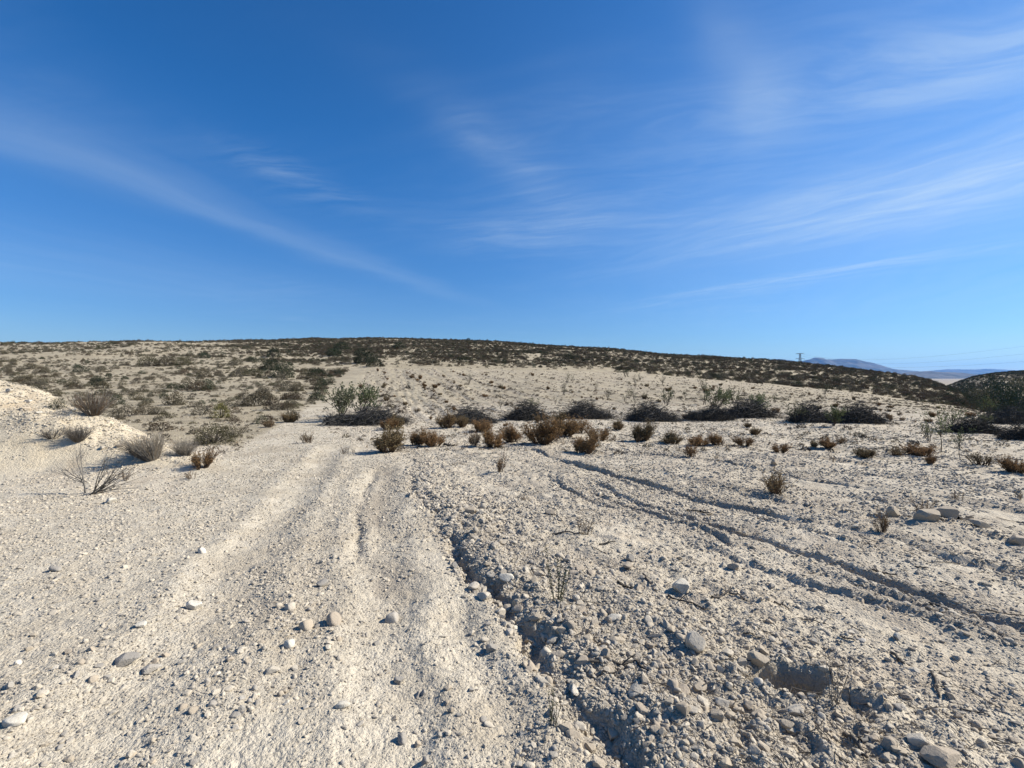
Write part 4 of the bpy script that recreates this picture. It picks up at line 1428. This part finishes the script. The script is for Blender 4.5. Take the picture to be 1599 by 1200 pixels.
hand = [  # u, v (base), width px, colour, shape, angular, label
    (301, 948, 27, 'white', 0, 1, 'white rounded stone standing out on the gravel track, left side'), (1063, 930, 30, 'white', 5, 1, 'upright white pointed stone with a dark shadow on the field'),
    (1088, 1028, 42, 'pale', 2, 1, 'pale pyramid shaped rock left of the burrow'), (1137, 1036, 24, 'pale', 1, 1, 'pale flat stone between the pyramid rock and the burrow'),
    (521, 978, 30, 'tan', 2, 0, 'tan rounded cobble on the track, largest of a close trio'), (478, 986, 25, 'tan', 0, 0, 'tan egg shaped cobble left of the largest trio cobble'),
    (453, 958, 19, 'pale', 0, 0, 'small pale round cobble behind the tan egg shaped one'), (452, 1014, 19, 'white', 0, 0, 'small white cobble in front of the tan egg shaped one'),
    (613, 960, 26, 'grey', 0, 0, 'grey smooth cobble in the wheel rut'), (503, 917, 24, 'grey', 1, 1, 'dark grey flat stone on the track behind the cobble trio'), (622, 1054, 19, 'grey', 0, 1, 'grey angular stone near the wheel rut'),
    (628, 1144, 22, 'grey', 2, 0, 'dark grey round cobble at the front of the track'), (535, 1104, 24, 'white', 3, 0, 'white elongated pebble at the front of the track'), (563, 1128, 15, 'pale', 1, 1, 'pale angular pebble right of the white elongated one'),
    (425, 1055, 24, 'pale', 3, 1, 'pale elongated stone in front of the cobble trio, left'), (197, 1036, 38, 'grey', 3, 1, 'grey long stone, left one of two side by side'), (235, 1043, 28, 'grey', 3, 1, 'grey long stone, right one of two side by side'),
    (145, 1068, 16, 'tan', 0, 0, 'small tan cobble in front of the two long stones'), (25, 1140, 36, 'white', 3, 0, 'white long stone at the lower left of the track'), (88, 892, 19, 'grey', 1, 0, 'grey flat cobble alone on the smooth left track'),
    (220, 986, 20, 'white', 1, 1, 'white flat stone behind the two long grey stones'), (315, 865, 15, 'white', 2, 0, 'small white stone on the far gravel of the track'), (740, 919, 24, 'pale', 1, 1, 'pale slab tilted at the gully edge, upper of two'),
    (755, 935, 24, 'pale', 4, 1, 'pale block at the gully edge, lower of two'), (790, 912, 26, 'white', 4, 1, 'pale rock on the rubble right of the gully edge blocks'), (710, 888, 15, 'grey', 2, 1, 'grey stone on the left lip of the gully'),
    (757, 995, 15, 'pale', 1, 0, 'pale cobble left of the gully, lower part'), (768, 1010, 22, 'grey', 0, 1, 'grey block in the gully below the edge blocks'), (803, 972, 20, 'white', 0, 0, 'white rounded stone on the left lip below the gully edge'),
    (958, 973, 24, 'white', 1, 0, 'flat white stone on the field right of the green weed'), (980, 892, 22, 'tan', 1, 1, 'tan flat stone, front one of a small heap on the field'), (985, 883, 18, 'grey', 2, 1, 'grey stone, hind one of a small heap on the field'),
    (1145, 886, 20, 'tan', 4, 1, 'brown stone behind the upright white one'), (735, 806, 20, 'tan', 5, 1, 'brown stone at the right of the upper gully'), (858, 806, 18, 'tan', 4, 1, 'brown stone on the pale field behind the weed tuft'),
    (1253, 1084, 18, 'tan', 4, 1, 'orange-brown stone lying on the floor of the burrow'), (1430, 1172, 28, 'pale', 4, 1, 'pale block at the front right of the field'), (1470, 1200, 62, 'tan', 3, 1, 'large tan rock at the bottom of the field, cut by the frame'),
    (1185, 1153, 18, 'tan', 2, 0, 'tan round stone in front of the burrow'), (1183, 1050, 34, 'earth', 0, 1, 'tan lump forming the left rim of the burrow'), (1210, 725, 14, 'tan', 2, 1, 'dark brown block standing on the field behind the lone many stemmed shrub'),
    (1448, 826, 40, 'earth', 0, 1, 'long tan rock, left part of the rocky hump'), (1478, 822, 36, 'earth', 5, 1, 'taller tan rock, right part of the rocky hump'), (1395, 812, 24, 'earth', 2, 1, 'brown rock left of the rocky hump behind the furrow'),
    (1590, 850, 26, 'tan', 5, 1, 'brown rock at the right edge of the field'), (1530, 832, 30, 'tan', 3, 1, 'low dark rock right of the rocky hump'), (1440, 721, 10, 'tan', 0, 1, 'small brown stone in front of the wide rusty shrub'),
    (173, 786, 20, 'white', 4, 1, 'white stone at the foot of the leafless grey shrub'), (61, 646, 10, 'white', 1, 1, 'white stone on the crest of the earth bank'), (30, 620, 12, 'pale', 1, 1, 'pale slab near the top of the earth bank'),
    (44, 628, 11, 'white', 4, 1, 'white block on the earth bank below the pale slab'), (116, 643, 10, 'white', 1, 1, 'white flat stone on the bank behind the root tangle'), (15, 612, 12, 'pale', 4, 1, 'pale block at the top of the earth bank'),
    (40, 640, 16, 'tan', 1, 1, 'tan slab half way down the broken bank top'), (187, 698, 12, 'tan', 1, 1, 'tan stone on the ridge behind the feathery bush'), (160, 700, 10, 'pale', 4, 1, 'pale stone on the bank above the leafless shrub'),
]
for u, v, wpx, col, k, ang, lab in hand:
    x, y = gp(u, v)
    d = math.sqrt(x * x + y * y + 2.5) if y < 6 else y
    s = wpx * y / F / (1.15 if k not in (1, 3) else 1.35)
    stone(x, y, s, col, k, bool(ang), 'stone' if wpx < 40 else 'rock', 'stone' if wpx < 40 else 'rock', lab, rz=U(-.4, .4), sink=.12)
for ph, u, v in (('the white track stone', 301, 941), ('the upright white stone', 1063, 918), ('the pyramid rock', 1088, 1016), ('the tan cobble trio', 490, 975), ('the grey rut cobble', 613, 957), ('the two long stones', 215, 1033),
                 ('the white lower stone', 25, 1130), ('the gully edge blocks', 748, 922), ('the flat white field stone', 958, 970), ('the rocky hump', 1465, 815), ('the dark front cobble', 628, 1138), ('the small field heap', 982, 885),
                 ('the large tan rock', 1470, 1185), ('the flat grey cobble', 88, 888)):
    mark(ph, u, v)

# random stones by a size law; the ones that show largest become things, the others gravel
NS = 420000
R_ = np.exp(rs.uniform(math.log(1.5), math.log(24), NS))
T_ = np.radians(rs.uniform(-54, 54, NS))
SX, SY = R_ * np.sin(T_), R_ * np.cos(T_)
smin = np.maximum(.0045, R_ * .0021)
uu = rs.rand(NS)
SS = smin * uu ** (-1 / 2.05)
tail = SS > .018
SS = np.where(tail, .018 * (SS / .018) ** .62, SS)
reg = region(SX, SY)
rub, par = poly_dist(SX, SY, GULLY)
rubw = np.where(rub > -.12, np.exp(-(np.clip(rub, 0, 9) / (.4 + .13 * np.clip(8 - SY, 0, 9))) ** 2), 0) * (SY < 9)
patch = pn(SX * .8, SY * .8, 90) + .6 * pn(SX * 2.3, SY * 2.3, 91)
dens = np.where(reg == 1, .36 + .34 * patch, .26 + .30 * patch)
dens = np.where(reg == 3, .12 + .2 * patch + 1.1 * (bank_h(SX, SY) > .72 * np.interp(SX, BANK[:, 0], BANK[:, 2])), dens)
dens = np.where(reg == 2, .12, dens)
dens += .62 * rubw
for pl, dp, wd, rg in FURROWS:
    s, p = poly_dist(SX, SY, pl)
    dens += .4 * np.exp(-((s - wd * 1.8) / .12) ** 2)
for pl, dp, wd in RUTS:
    s, p = poly_dist(SX, SY, pl)
    dens *= 1 - .6 * np.exp(-(s / (wd * .9)) ** 2)
dens = np.where((reg == 1) & (SX < -2.6) & (SY < 4.5), dens * .7, dens)
keep = rs.rand(NS) < dens
hq = np.hypot((SX - HOLE[0]) / .17, (SY - HOLE[1]) / .09)
keep &= hq > 1
SX, SY, SS, reg, rubw, R_ = SX[keep], SY[keep], SS[keep], reg[keep], rubw[keep], R_[keep]
SS = np.where((reg == 0) & (SY > 5), SS * 1.3, SS)
SS = np.where((rubw > .35) & (rs.rand(len(SS)) < .5), SS * 1.4, SS)
SS = np.minimum(SS, np.where(rubw > .35, .075, np.where(reg == 1, .042, .05)))
SZg = hfull(SX, SY)
pu2, pv2, _ = proj(SX, SY, SZg)
vis = (pu2 > 3) & (pu2 < 1596) & (pv2 < 1196)
app2 = np.where(vis, SS * F / SY, 0)
odr = np.argsort(-app2)
clod = (rubw > .35)
n_st = n_cl = 0
used = []
for i in odr[:1400]:
    iscl = bool(clod[i])
    if app2[i] < 5 or (iscl and n_cl >= 150) or (not iscl and n_st >= 225):
        continue
    ang = bool(rs.rand() < (.92 if iscl or reg[i] != 1 else .7))
    k = rs.randint(6 if ang else 5)
    if iscl:
        col = rs.choice(['earth', 'earth', 'pale', 'tan'])
    else:
        col = rs.choice(['pale', 'pale', 'pale', 'earth', 'grey', 'tan', 'grey'] if reg[i] == 1 else ['pale', 'pale', 'tan', 'tan', 'earth', 'grey'])
    nm = 'clod' if iscl else 'stone'
    o = stone(SX[i], SY[i], SS[i], col, k, ang, nm, nm, None, 'clods of earth along the gully' if iscl else ('stones lying on the track' if reg[i] == 1 else 'stones lying on the field'), tilt=.4)
    shp = (('angular', 'long angular', 'blocky', 'splintered', 'angular', 'blocky') if ang else ('rounded', 'oval', 'round', 'long', 'oval'))[k]
    colw = {'earth': 'earthy', 'pale': 'pale', 'white': 'white', 'grey': 'grey', 'tan': 'tan'}[col]
    big = 'large ' if app2[i] > 20 else ('' if app2[i] > 11 else 'small ')
    TODO.append((o, f'{big}{colw} {shp} {nm}', pu2[i], pv2[i], app2[i]))
    used.append(i)
    n_st += not iscl
    n_cl += iscl
m = np.ones(len(SX), bool)
m[used] = False
n = m.sum()
SM = []
for k in range(6):
    me = make_stone(900 + k, k != 2, 2, (.7, .6, .85, .7, .6, .9)[k], (1.1, 1.3, 1.0, 1.2, 1.5, 1.0)[k])
    me.materials.append(M_gravel)
    SM.append(me)
stuff('gravel', np.stack([SX[m], SY[m], SZg[m] + SS[m] * .04], 1), rs.uniform(-.5, .5, (n, 3)) + np.stack([np.zeros(n), np.zeros(n), rs.uniform(0, 6.28, n)], 1),
      SS[m][:, None] * rs.uniform(.75, 1.25, (n, 3)), rs.randint(0, 6, n), SM)
print('stones', n_st, n_cl, 'gravel', n)

# ------------------------------------------------------------------ sticks
sticks = [
    ((1394, 1018), (1411, 1040), 5, 'short thick dark stick lying right of the burrow, upper of two'), ((1453, 1048), (1465, 1086), 4, 'thin bent dark stick lying right of the burrow, lower of two'),
    ((966, 920), (994, 930), 5, 'short black stick left of the upright white stone'), ((1040, 937), (1110, 958), 3, 'long thin stick in front of the upright white stone'),
    ((1110, 946), (1140, 926), 4, 'forked stick part pointing up, right of the upright white stone'), ((1138, 930), (1168, 942), 3, 'thin stick crossing the forked one right of the white stone'),
    ((923, 1052), (1000, 1045), 5, 'long dark branch lying across the rubble of the lower gully'), ((928, 1064), (975, 1058), 3, 'thin branch just below the long dark one in the rubble'),
    ((990, 1045), (1012, 1064), 4, 'dark twig end at the right of the long rubble branch'), ((1005, 905), (1017, 922), 3, 'short twig standing in the soil near the small field heap'),
    ((1453, 946), (1480, 958), 5, 'dark flat stick beside the long furrow at the right'), ((1357, 892), (1398, 898), 4, 'thin straight stick between the two long furrows'),
    ((1320, 1150), (1352, 1192), 8, 'dark gnarled root lying at the front of the field'), ((1345, 1166), (1378, 1160), 6, 'pale stripped stick beside the dark gnarled root'),
    ((1491, 825), (1520, 813), 6, 'dark branch sticking out behind the rocky hump'), ((1072, 798), (1112, 805), 3, 'thin stick lying beside the first long furrow'),
    ((692, 697), (712, 699), 4, 'dark curved stick in front of the second brush heap'), ((1210, 940), (1232, 948), 3, 'thin twig on open soil above the burrow'),
    ((1160, 1000), (1190, 1008), 3, 'thin twig just above the pyramid rock'), ((1255, 965), (1290, 975), 3, 'thin twig on the pale soil right of the burrow top'),
    ((1090, 800), (1113, 803), 2, 'fine twig close to the thin furrow stick'), ((1430, 890), (1450, 893), 3, 'short twig right of the straight furrow stick'),
    ((860, 838), (905, 842), 3, 'dark twig lying at the foot of the sparse weed tuft'), ((1500, 1100), (1545, 1112), 3, 'thin twig on the soil at the far right front'), ((1290, 1060), (1330, 1098), 3, 'pale dry stalk leaning across the small pit'),
    ((935, 857), (960, 854), 3, 'short twig right of the sparse weed tuft'), ((1310, 1000), (1335, 1006), 3, 'thin twig above the small pit'),
]
for (u1, v1), (u2, v2), wpx, lab in sticks:
    a = gp(u1, v1)
    b = gp(u2, v2)
    rnd.seed(int(u1 * 7 + v1))
    mb = MB()
    cx, cy = (a[0] + b[0]) / 2, (a[1] + b[1]) / 2
    z0 = hz(cx, cy)
    rad = wpx * .5 * a[1] / F
    pts = []
    for i in range(7):
        t = i / 6
        x, y = a[0] + (b[0] - a[0]) * t, a[1] + (b[1] - a[1]) * t
        jj_ = math.hypot(b[0] - a[0], b[1] - a[1]) * .05
        x += U(-jj_, jj_)
        y += U(-jj_, jj_)
        pts.append((x - cx, y - cy, hz(x, y) + rad * .8 - z0 + U(0, rad)))
    mb.tube(pts, rad, rad * .6, 6)
    j = rnd.randrange(2, 5)
    p = Vector(pts[j])
    grow(mb, p, Vector(pts[j + 1]) - p + Vector((U(-.05, .05), U(-.05, .05), .03)), math.hypot(b[0] - a[0], b[1] - a[1]) * .35, rad * .5, 3, .2, .0, .5, 4)
    me = mb.mesh('stick', M_bare if 'pale' in lab else M_stick, True)
    o = bpy.data.objects.new('stick', me)
    o.location = (cx, cy, z0)
    COL.objects.link(o)
    tag(o, lab, 'stick', 'dead sticks on the field')

# fine twig litter
TWM = []
for k in range(5):
    rnd.seed(950 + k)
    mb = MB()
    grow(mb, (-.5, 0, 0), (1, 0, 0), 1.0, .016, 5, .22, 0, .5, 4)
    if k % 2:
        grow(mb, (0, 0, 0), (1, .7, .1), .35, .010, 2, .2, 0, .5, 3)
    TWM.append(mb.mesh('twig', M_stick))
NL = 30000
R_ = np.exp(rs.uniform(math.log(2.0), math.log(34), NL))
T_ = np.radians(rs.uniform(-14, 54, NL))
LX, LY = R_ * np.sin(T_), R_ * np.cos(T_)
reg = region(LX, LY)
keep = (reg == 0) & (rs.rand(NL) < np.clip(.28 + .6 * pn(LX * .7, LY * .7, 95), 0.03, 1))
LX, LY, R_ = LX[keep], LY[keep], R_[keep]
n = len(LX)
ls = rs.lognormal(math.log(.075), .5, n) * np.clip(R_ / 6, .7, 3.2)
stuff('twig_litter', np.stack([LX, LY, hfull(LX, LY) + .012], 1), np.stack([rs.uniform(-.12, .12, n), rs.uniform(-.12, .12, n), rs.uniform(0, 6.28, n)], 1), np.repeat(ls[:, None], 3, 1) * np.array([1, 1, 1.0]), rs.randint(0, 5, n), TWM)

# small dry tufts and dirt tussocks too many to count, on the field and the hill foot
NL = 60000
LYl = np.exp(rs.uniform(math.log(10), math.log(84), NL))
lu = rs.uniform(-50, 1650, NL)
LX = (lu - 799.5) / F * LYl
reg = region(LX, LYl)
sx = LX * math.cos(AZS) - LYl * math.sin(AZS)
rowp = np.clip(np.cos(sx * 2 * math.pi / 3.3), 0, 1) ** 2
tl_ = LX * math.sin(AZS) + LYl * math.cos(AZS)
pat = np.clip(pn(sx * 1.6, tl_ * .06, 72) * 1.9 + .2 + .5 * pn(LX * .9, LYl * .9, 82), 0, 1)
pr_ = np.where(reg == 0, np.where(LYl > 20, .10 + 1.1 * rowp ** 2 * (.4 + pat) + .4 * pat, .08), np.where(reg == 2, .15, 0))
keep = rs.rand(NL) < pr_
LX, LYl, reg = LX[keep], LYl[keep], reg[keep]
n = len(LX)
ts = rs.lognormal(math.log(.10), .5, n) * np.where(LYl > 30, 1.25, .8)
TU = [joined(make_dry_shrub(970 + k, 12, .9, .5)) for k in range(2)] + [joined(make_scrub(975 + k, 60, m_, .4, (.16, .26), 3)) for k, m_ in enumerate((M_greyscrub, M_brnscrub, M_bark))]
stuff('dry_ground_cover', np.stack([LX, LYl, hfull(LX, LYl)], 1), np.stack([np.zeros(n), np.zeros(n), rs.uniform(0, 6.28, n)], 1), np.repeat(ts[:, None], 3, 1), rs.choice([0, 1, 2, 3, 3, 4, 4], n), TU)


# ------------------------------------------------------------------ distance: mountains, pylon, lines
def mountain(name, pts, Y, depth, mat, seed, base=-30):
    """a range whose skyline runs through the given pixels, with spurs towards the viewer"""
    us = np.linspace(pts[0][0], pts[-1][0], 160)
    vs = np.interp(us, [p[0] for p in pts], [p[1] for p in pts])
    ts = np.linspace(-1, 1, 40)
    Vv = []
    for t in ts:
        yy = Y + t * depth
        for u, v in zip(us, vs):
            x = (u - 799.5) / F * Y
            zt = CAMZ - (v - 590) / F * Y
            hgt = max(zt - base, 0)
            a = abs(t)
            prof = (1 - a) ** 0.9
            rid = 1 - .35 * (1 - prof) * abs(float(pn(np.array([x / depth * 3.2 + seed]), np.array([yy / depth * 1.2]), seed)[0]))
            nz = .10 * hgt * float(pn(np.array([x / depth * 8]), np.array([yy / depth * 8]), seed + 1)[0]) * (a > .02)
            Vv.append((x, yy, base + hgt * prof * rid + nz * prof * min(1, a * 6)))
    nu = len(us)
    Fq = [(i * nu + j, i * nu + j + 1, (i + 1) * nu + j + 1, (i + 1) * nu + j) for i in range(len(ts) - 1) for j in range(nu - 1)]
    me = np_mesh(name, np.array(Vv), np.array(Fq))
    me.materials.append(mat)
    o = bpy.data.objects.new(name, me)
    COL.objects.link(o)
    o['kind'] = 'structure'
    return o


mm, b, pr, out = new_mat('mountain_rock')
tcn = b.n('ShaderNodeTexCoord')
c = b.mix(b.ramp(b.noise(tcn.outputs['Object'], .004, 6, .6), .4, .6), (0.10, 0.095, 0.085), (0.045, 0.048, 0.04))
b.link(c, pr.inputs['Base Color'])
mountain('mountain', [(1180, 575), (1200, 563), (1208, 560.5), (1222, 560.5), (1236, 563), (1248, 565), (1256, 562.5), (1266, 560.5), (1272, 558), (1284, 558.5), (1288, 561), (1300, 561), (1312, 560), (1322, 560), (1335, 560.5), (1345, 563), (1358, 566), (1372, 570), (1382, 574.5), (1400, 577), (1430, 579.5), (1460, 586), (1500, 592)], 9000, 1100, mm, 3)
mountain('mountain', [(1400, 586), (1440, 580), (1460, 578.5), (1480, 576.5), (1500, 577), (1520, 577), (1545, 576), (1580, 578), (1640, 580), (1700, 592)], 13000, 1200, mm, 8)
mountain('hill', [(1360, 591), (1390, 584), (1430, 580.5), (1450, 579.5), (1470, 581), (1500, 582), (1515, 584), (1540, 586), (1600, 589), (1660, 592)], 5200, 500, mm, 15)

m_steel, b, pr, out = new_mat('galvanised_steel')
pr.inputs['Base Color'].default_value = (.20, .21, .22, 1)
pr.inputs['Metallic'].default_value = .4
pr.inputs['Roughness'].default_value = .6
PY = 1150.0
px_ = (1249 - 799.5) / F * PY
pz0 = hz(px_, PY)
ptop = CAMZ + (590 - 552) / F * PY
Hh = ptop - pz0
py = bpy.data.objects.new('pylon', None)
COL.objects.link(py)
py.location = (px_, PY, pz0)
py.rotation_euler = (0, 0, -.25)
tag(py, 'distant grey lattice pylon on the skyline in front of the blue mountain', 'pylon')
mb = MB()


def hw(z):
    return 4.2 * (1 - z / Hh) ** 1.0 + .9


lev = [Hh * k / 12 for k in range(13)]
for a, b_ in zip(lev[:-1], lev[1:]):
    c0 = [(sx * hw(a), sy * hw(a), a) for sx, sy in ((1, 1), (-1, 1), (-1, -1), (1, -1))]
    c1 = [(sx * hw(b_), sy * hw(b_), b_) for sx, sy in ((1, 1), (-1, 1), (-1, -1), (1, -1))]
    for k in range(4):
        mb.tube([c0[k], c1[k]], 0.45, 0.45, 4)
        mb.tube([c0[k], c1[(k + 1) % 4]], 0.22, 0.22, 3)
        mb.tube([c1[k], c1[(k + 1) % 4]], 0.22, 0.22, 3)
o = bpy.data.objects.new('lattice_tower', mb.mesh('lattice_tower', m_steel))
COL.objects.link(o)
o.parent = py
ARM = []
for zz_, half in ((Hh - 1.2, 9.0), (Hh - 13.5, 9.5)):
    for sd in (-1, 1):
        mb = MB()
        tip = (sd * half, 0, zz_ + .9)
        for q in ((.9, .9), (.9, -.9)):
            mb.tube([(sd * q[0], q[1], zz_ + 1.1), tip], 0.42, 0.26, 4)
            mb.tube([(sd * q[0], q[1], zz_ - 1.0), tip], 0.42, 0.26, 4)
        for t in (.3, .6):
            mb.tube([(sd * (1 + (half - 1) * t), 0, zz_ + 1), (sd * (1 + (half - 1) * (t - .2)), 0, zz_ - .6)], 0.22, 0.22, 3)
        o = bpy.data.objects.new('cross_arm', mb.mesh('cross_arm', m_steel))
        COL.objects.link(o)
        o.parent = py
        mb = MB()
        mb.tube([tip, (tip[0], 0, tip[2] - 2.6)], .22, .22, 5)
        o2 = bpy.data.objects.new('insulator', mb.mesh('insulator', m_steel))
        COL.objects.link(o2)
        o2.parent = o
        ARM.append(Vector((px_ + tip[0], PY, pz0 + tip[2] - 2.6)))
wires = [((1420, 559.5), (1599, 541), (1760, 519), 1, 'highest of three power lines running from the pylon to the right'), ((1420, 567.5), (1599, 553), (1760, 536), 0, 'middle one of three power lines running from the pylon to the right'),
         ((1420, 574), (1599, 565), (1760, 553), 3, 'lowest of three power lines running from the pylon to the right')]
for p1, p2, p3, k, lab in wires:
    def at(u, v, Y):
        return Vector(((u - 799.5) / F * Y, Y, CAMZ + (590 - v) / F * Y))
    pts = [ARM[k], at(*p1, 1060), at(*p2, 960), at(*p3, 880)]
    ts = np.linspace(0, 1, 40)
    ctl = np.array([p[:] for p in pts])
    tt = np.array([0, .4, .72, 1.0])
    fine = np.stack([np.polyval(np.polyfit(tt, ctl[:, k2], 3), ts) for k2 in range(3)], 1)
    mb = MB()
    mb.tube([tuple(p) for p in fine - fine[0]], .13, .13, 4)
    o = bpy.data.objects.new('power_line', mb.mesh('power_line', m_steel, True))
    o.location = tuple(fine[0])
    COL.objects.link(o)
    tag(o, lab, 'power line', 'power lines')

# ------------------------------------------------------------------ air
bm = bmesh.new()
bmesh.ops.create_cube(bm, size=1.0)
me = bpy.data.meshes.new('haze')
bm.to_mesh(me)
bm.free()
hz_o = bpy.data.objects.new('haze', me)
zlo, zhi = -45.0, 480.0
hz_o.scale = (33000, 33000, zhi - zlo)
hz_o.location = (0, 0, (zlo + zhi) / 2)
hm = bpy.data.materials.new('haze_air')
hm.use_nodes = True
hm.node_tree.nodes.clear()
hb = NB(hm.node_tree)
pv_ = hb.n('ShaderNodeVolumePrincipled')
pv_.inputs['Color'].default_value = (0.14, 0.44, 1.0, 1)
pv_.inputs['Density'].default_value = 3.8e-5
pv_.inputs['Anisotropy'].default_value = 0.2
ho = hb.n('ShaderNodeOutputMaterial')
hb.link(pv_.outputs[0], ho.inputs['Volume'])
me.materials.append(hm)
COL.objects.link(hz_o)
hz_o['kind'] = 'stuff'


# ------------------------------------------------------------------ wording of labels from where things stand
def where(u, v):
    best = min(LAND, key=lambda L: math.hypot(L[1] - u, (L[2] - v) * 1.6))
    du, dv = u - best[1], v - best[2]
    d = math.hypot(du, dv * 1.6)
    far = ''
    if abs(dv) * 2.2 > abs(du):
        side = 'in front of' if dv > 0 else 'behind'
    elif abs(dv) * 5 > abs(du):
        side = ('front ' if dv > 0 else 'back ') + ('right of' if du > 0 else 'left of')
    else:
        side = 'right of' if du > 0 else 'left of'
    return f'{far}{side} {best[0]}'


ORD = ['', 'second ', 'third ', 'fourth ', 'fifth ', 'sixth ', 'seventh ', 'eighth ', 'ninth ', 'tenth ', 'eleventh ', 'twelfth ', 'thirteenth ', 'fourteenth ', 'fifteenth ', 'sixteenth ', 'seventeenth ', 'eighteenth ', 'nineteenth ', 'twentieth '] + [f'twenty-{w_} ' for w_ in ('first', 'second', 'third', 'fourth', 'fifth', 'sixth', 'seventh', 'eighth', 'ninth')] + ['thirtieth '] + [f'thirty-{w_} ' for w_ in ('first', 'second', 'third', 'fourth', 'fifth', 'sixth', 'seventh', 'eighth', 'ninth')]
byl = {}
for t in TODO:
    byl.setdefault(f'{t[1]} {where(t[2], t[3])}', []).append(t)
for lab, ts in byl.items():
    if len(ts) == 1:
        ts[0][0]['label'] = lab
        continue
    us = [t[2] for t in ts]
    ts.sort(key=lambda t: t[2])
    for k, t in enumerate(ts):
        if len(ts) == 2:
            t[0]['label'] = ('left one: ', 'right one: ')[k] + lab
        elif k < len(ORD):
            t[0]['label'] = f'{ORD[k]}from left: ' + lab if k else 'leftmost ' + lab
        else:
            t[0]['label'] = lab
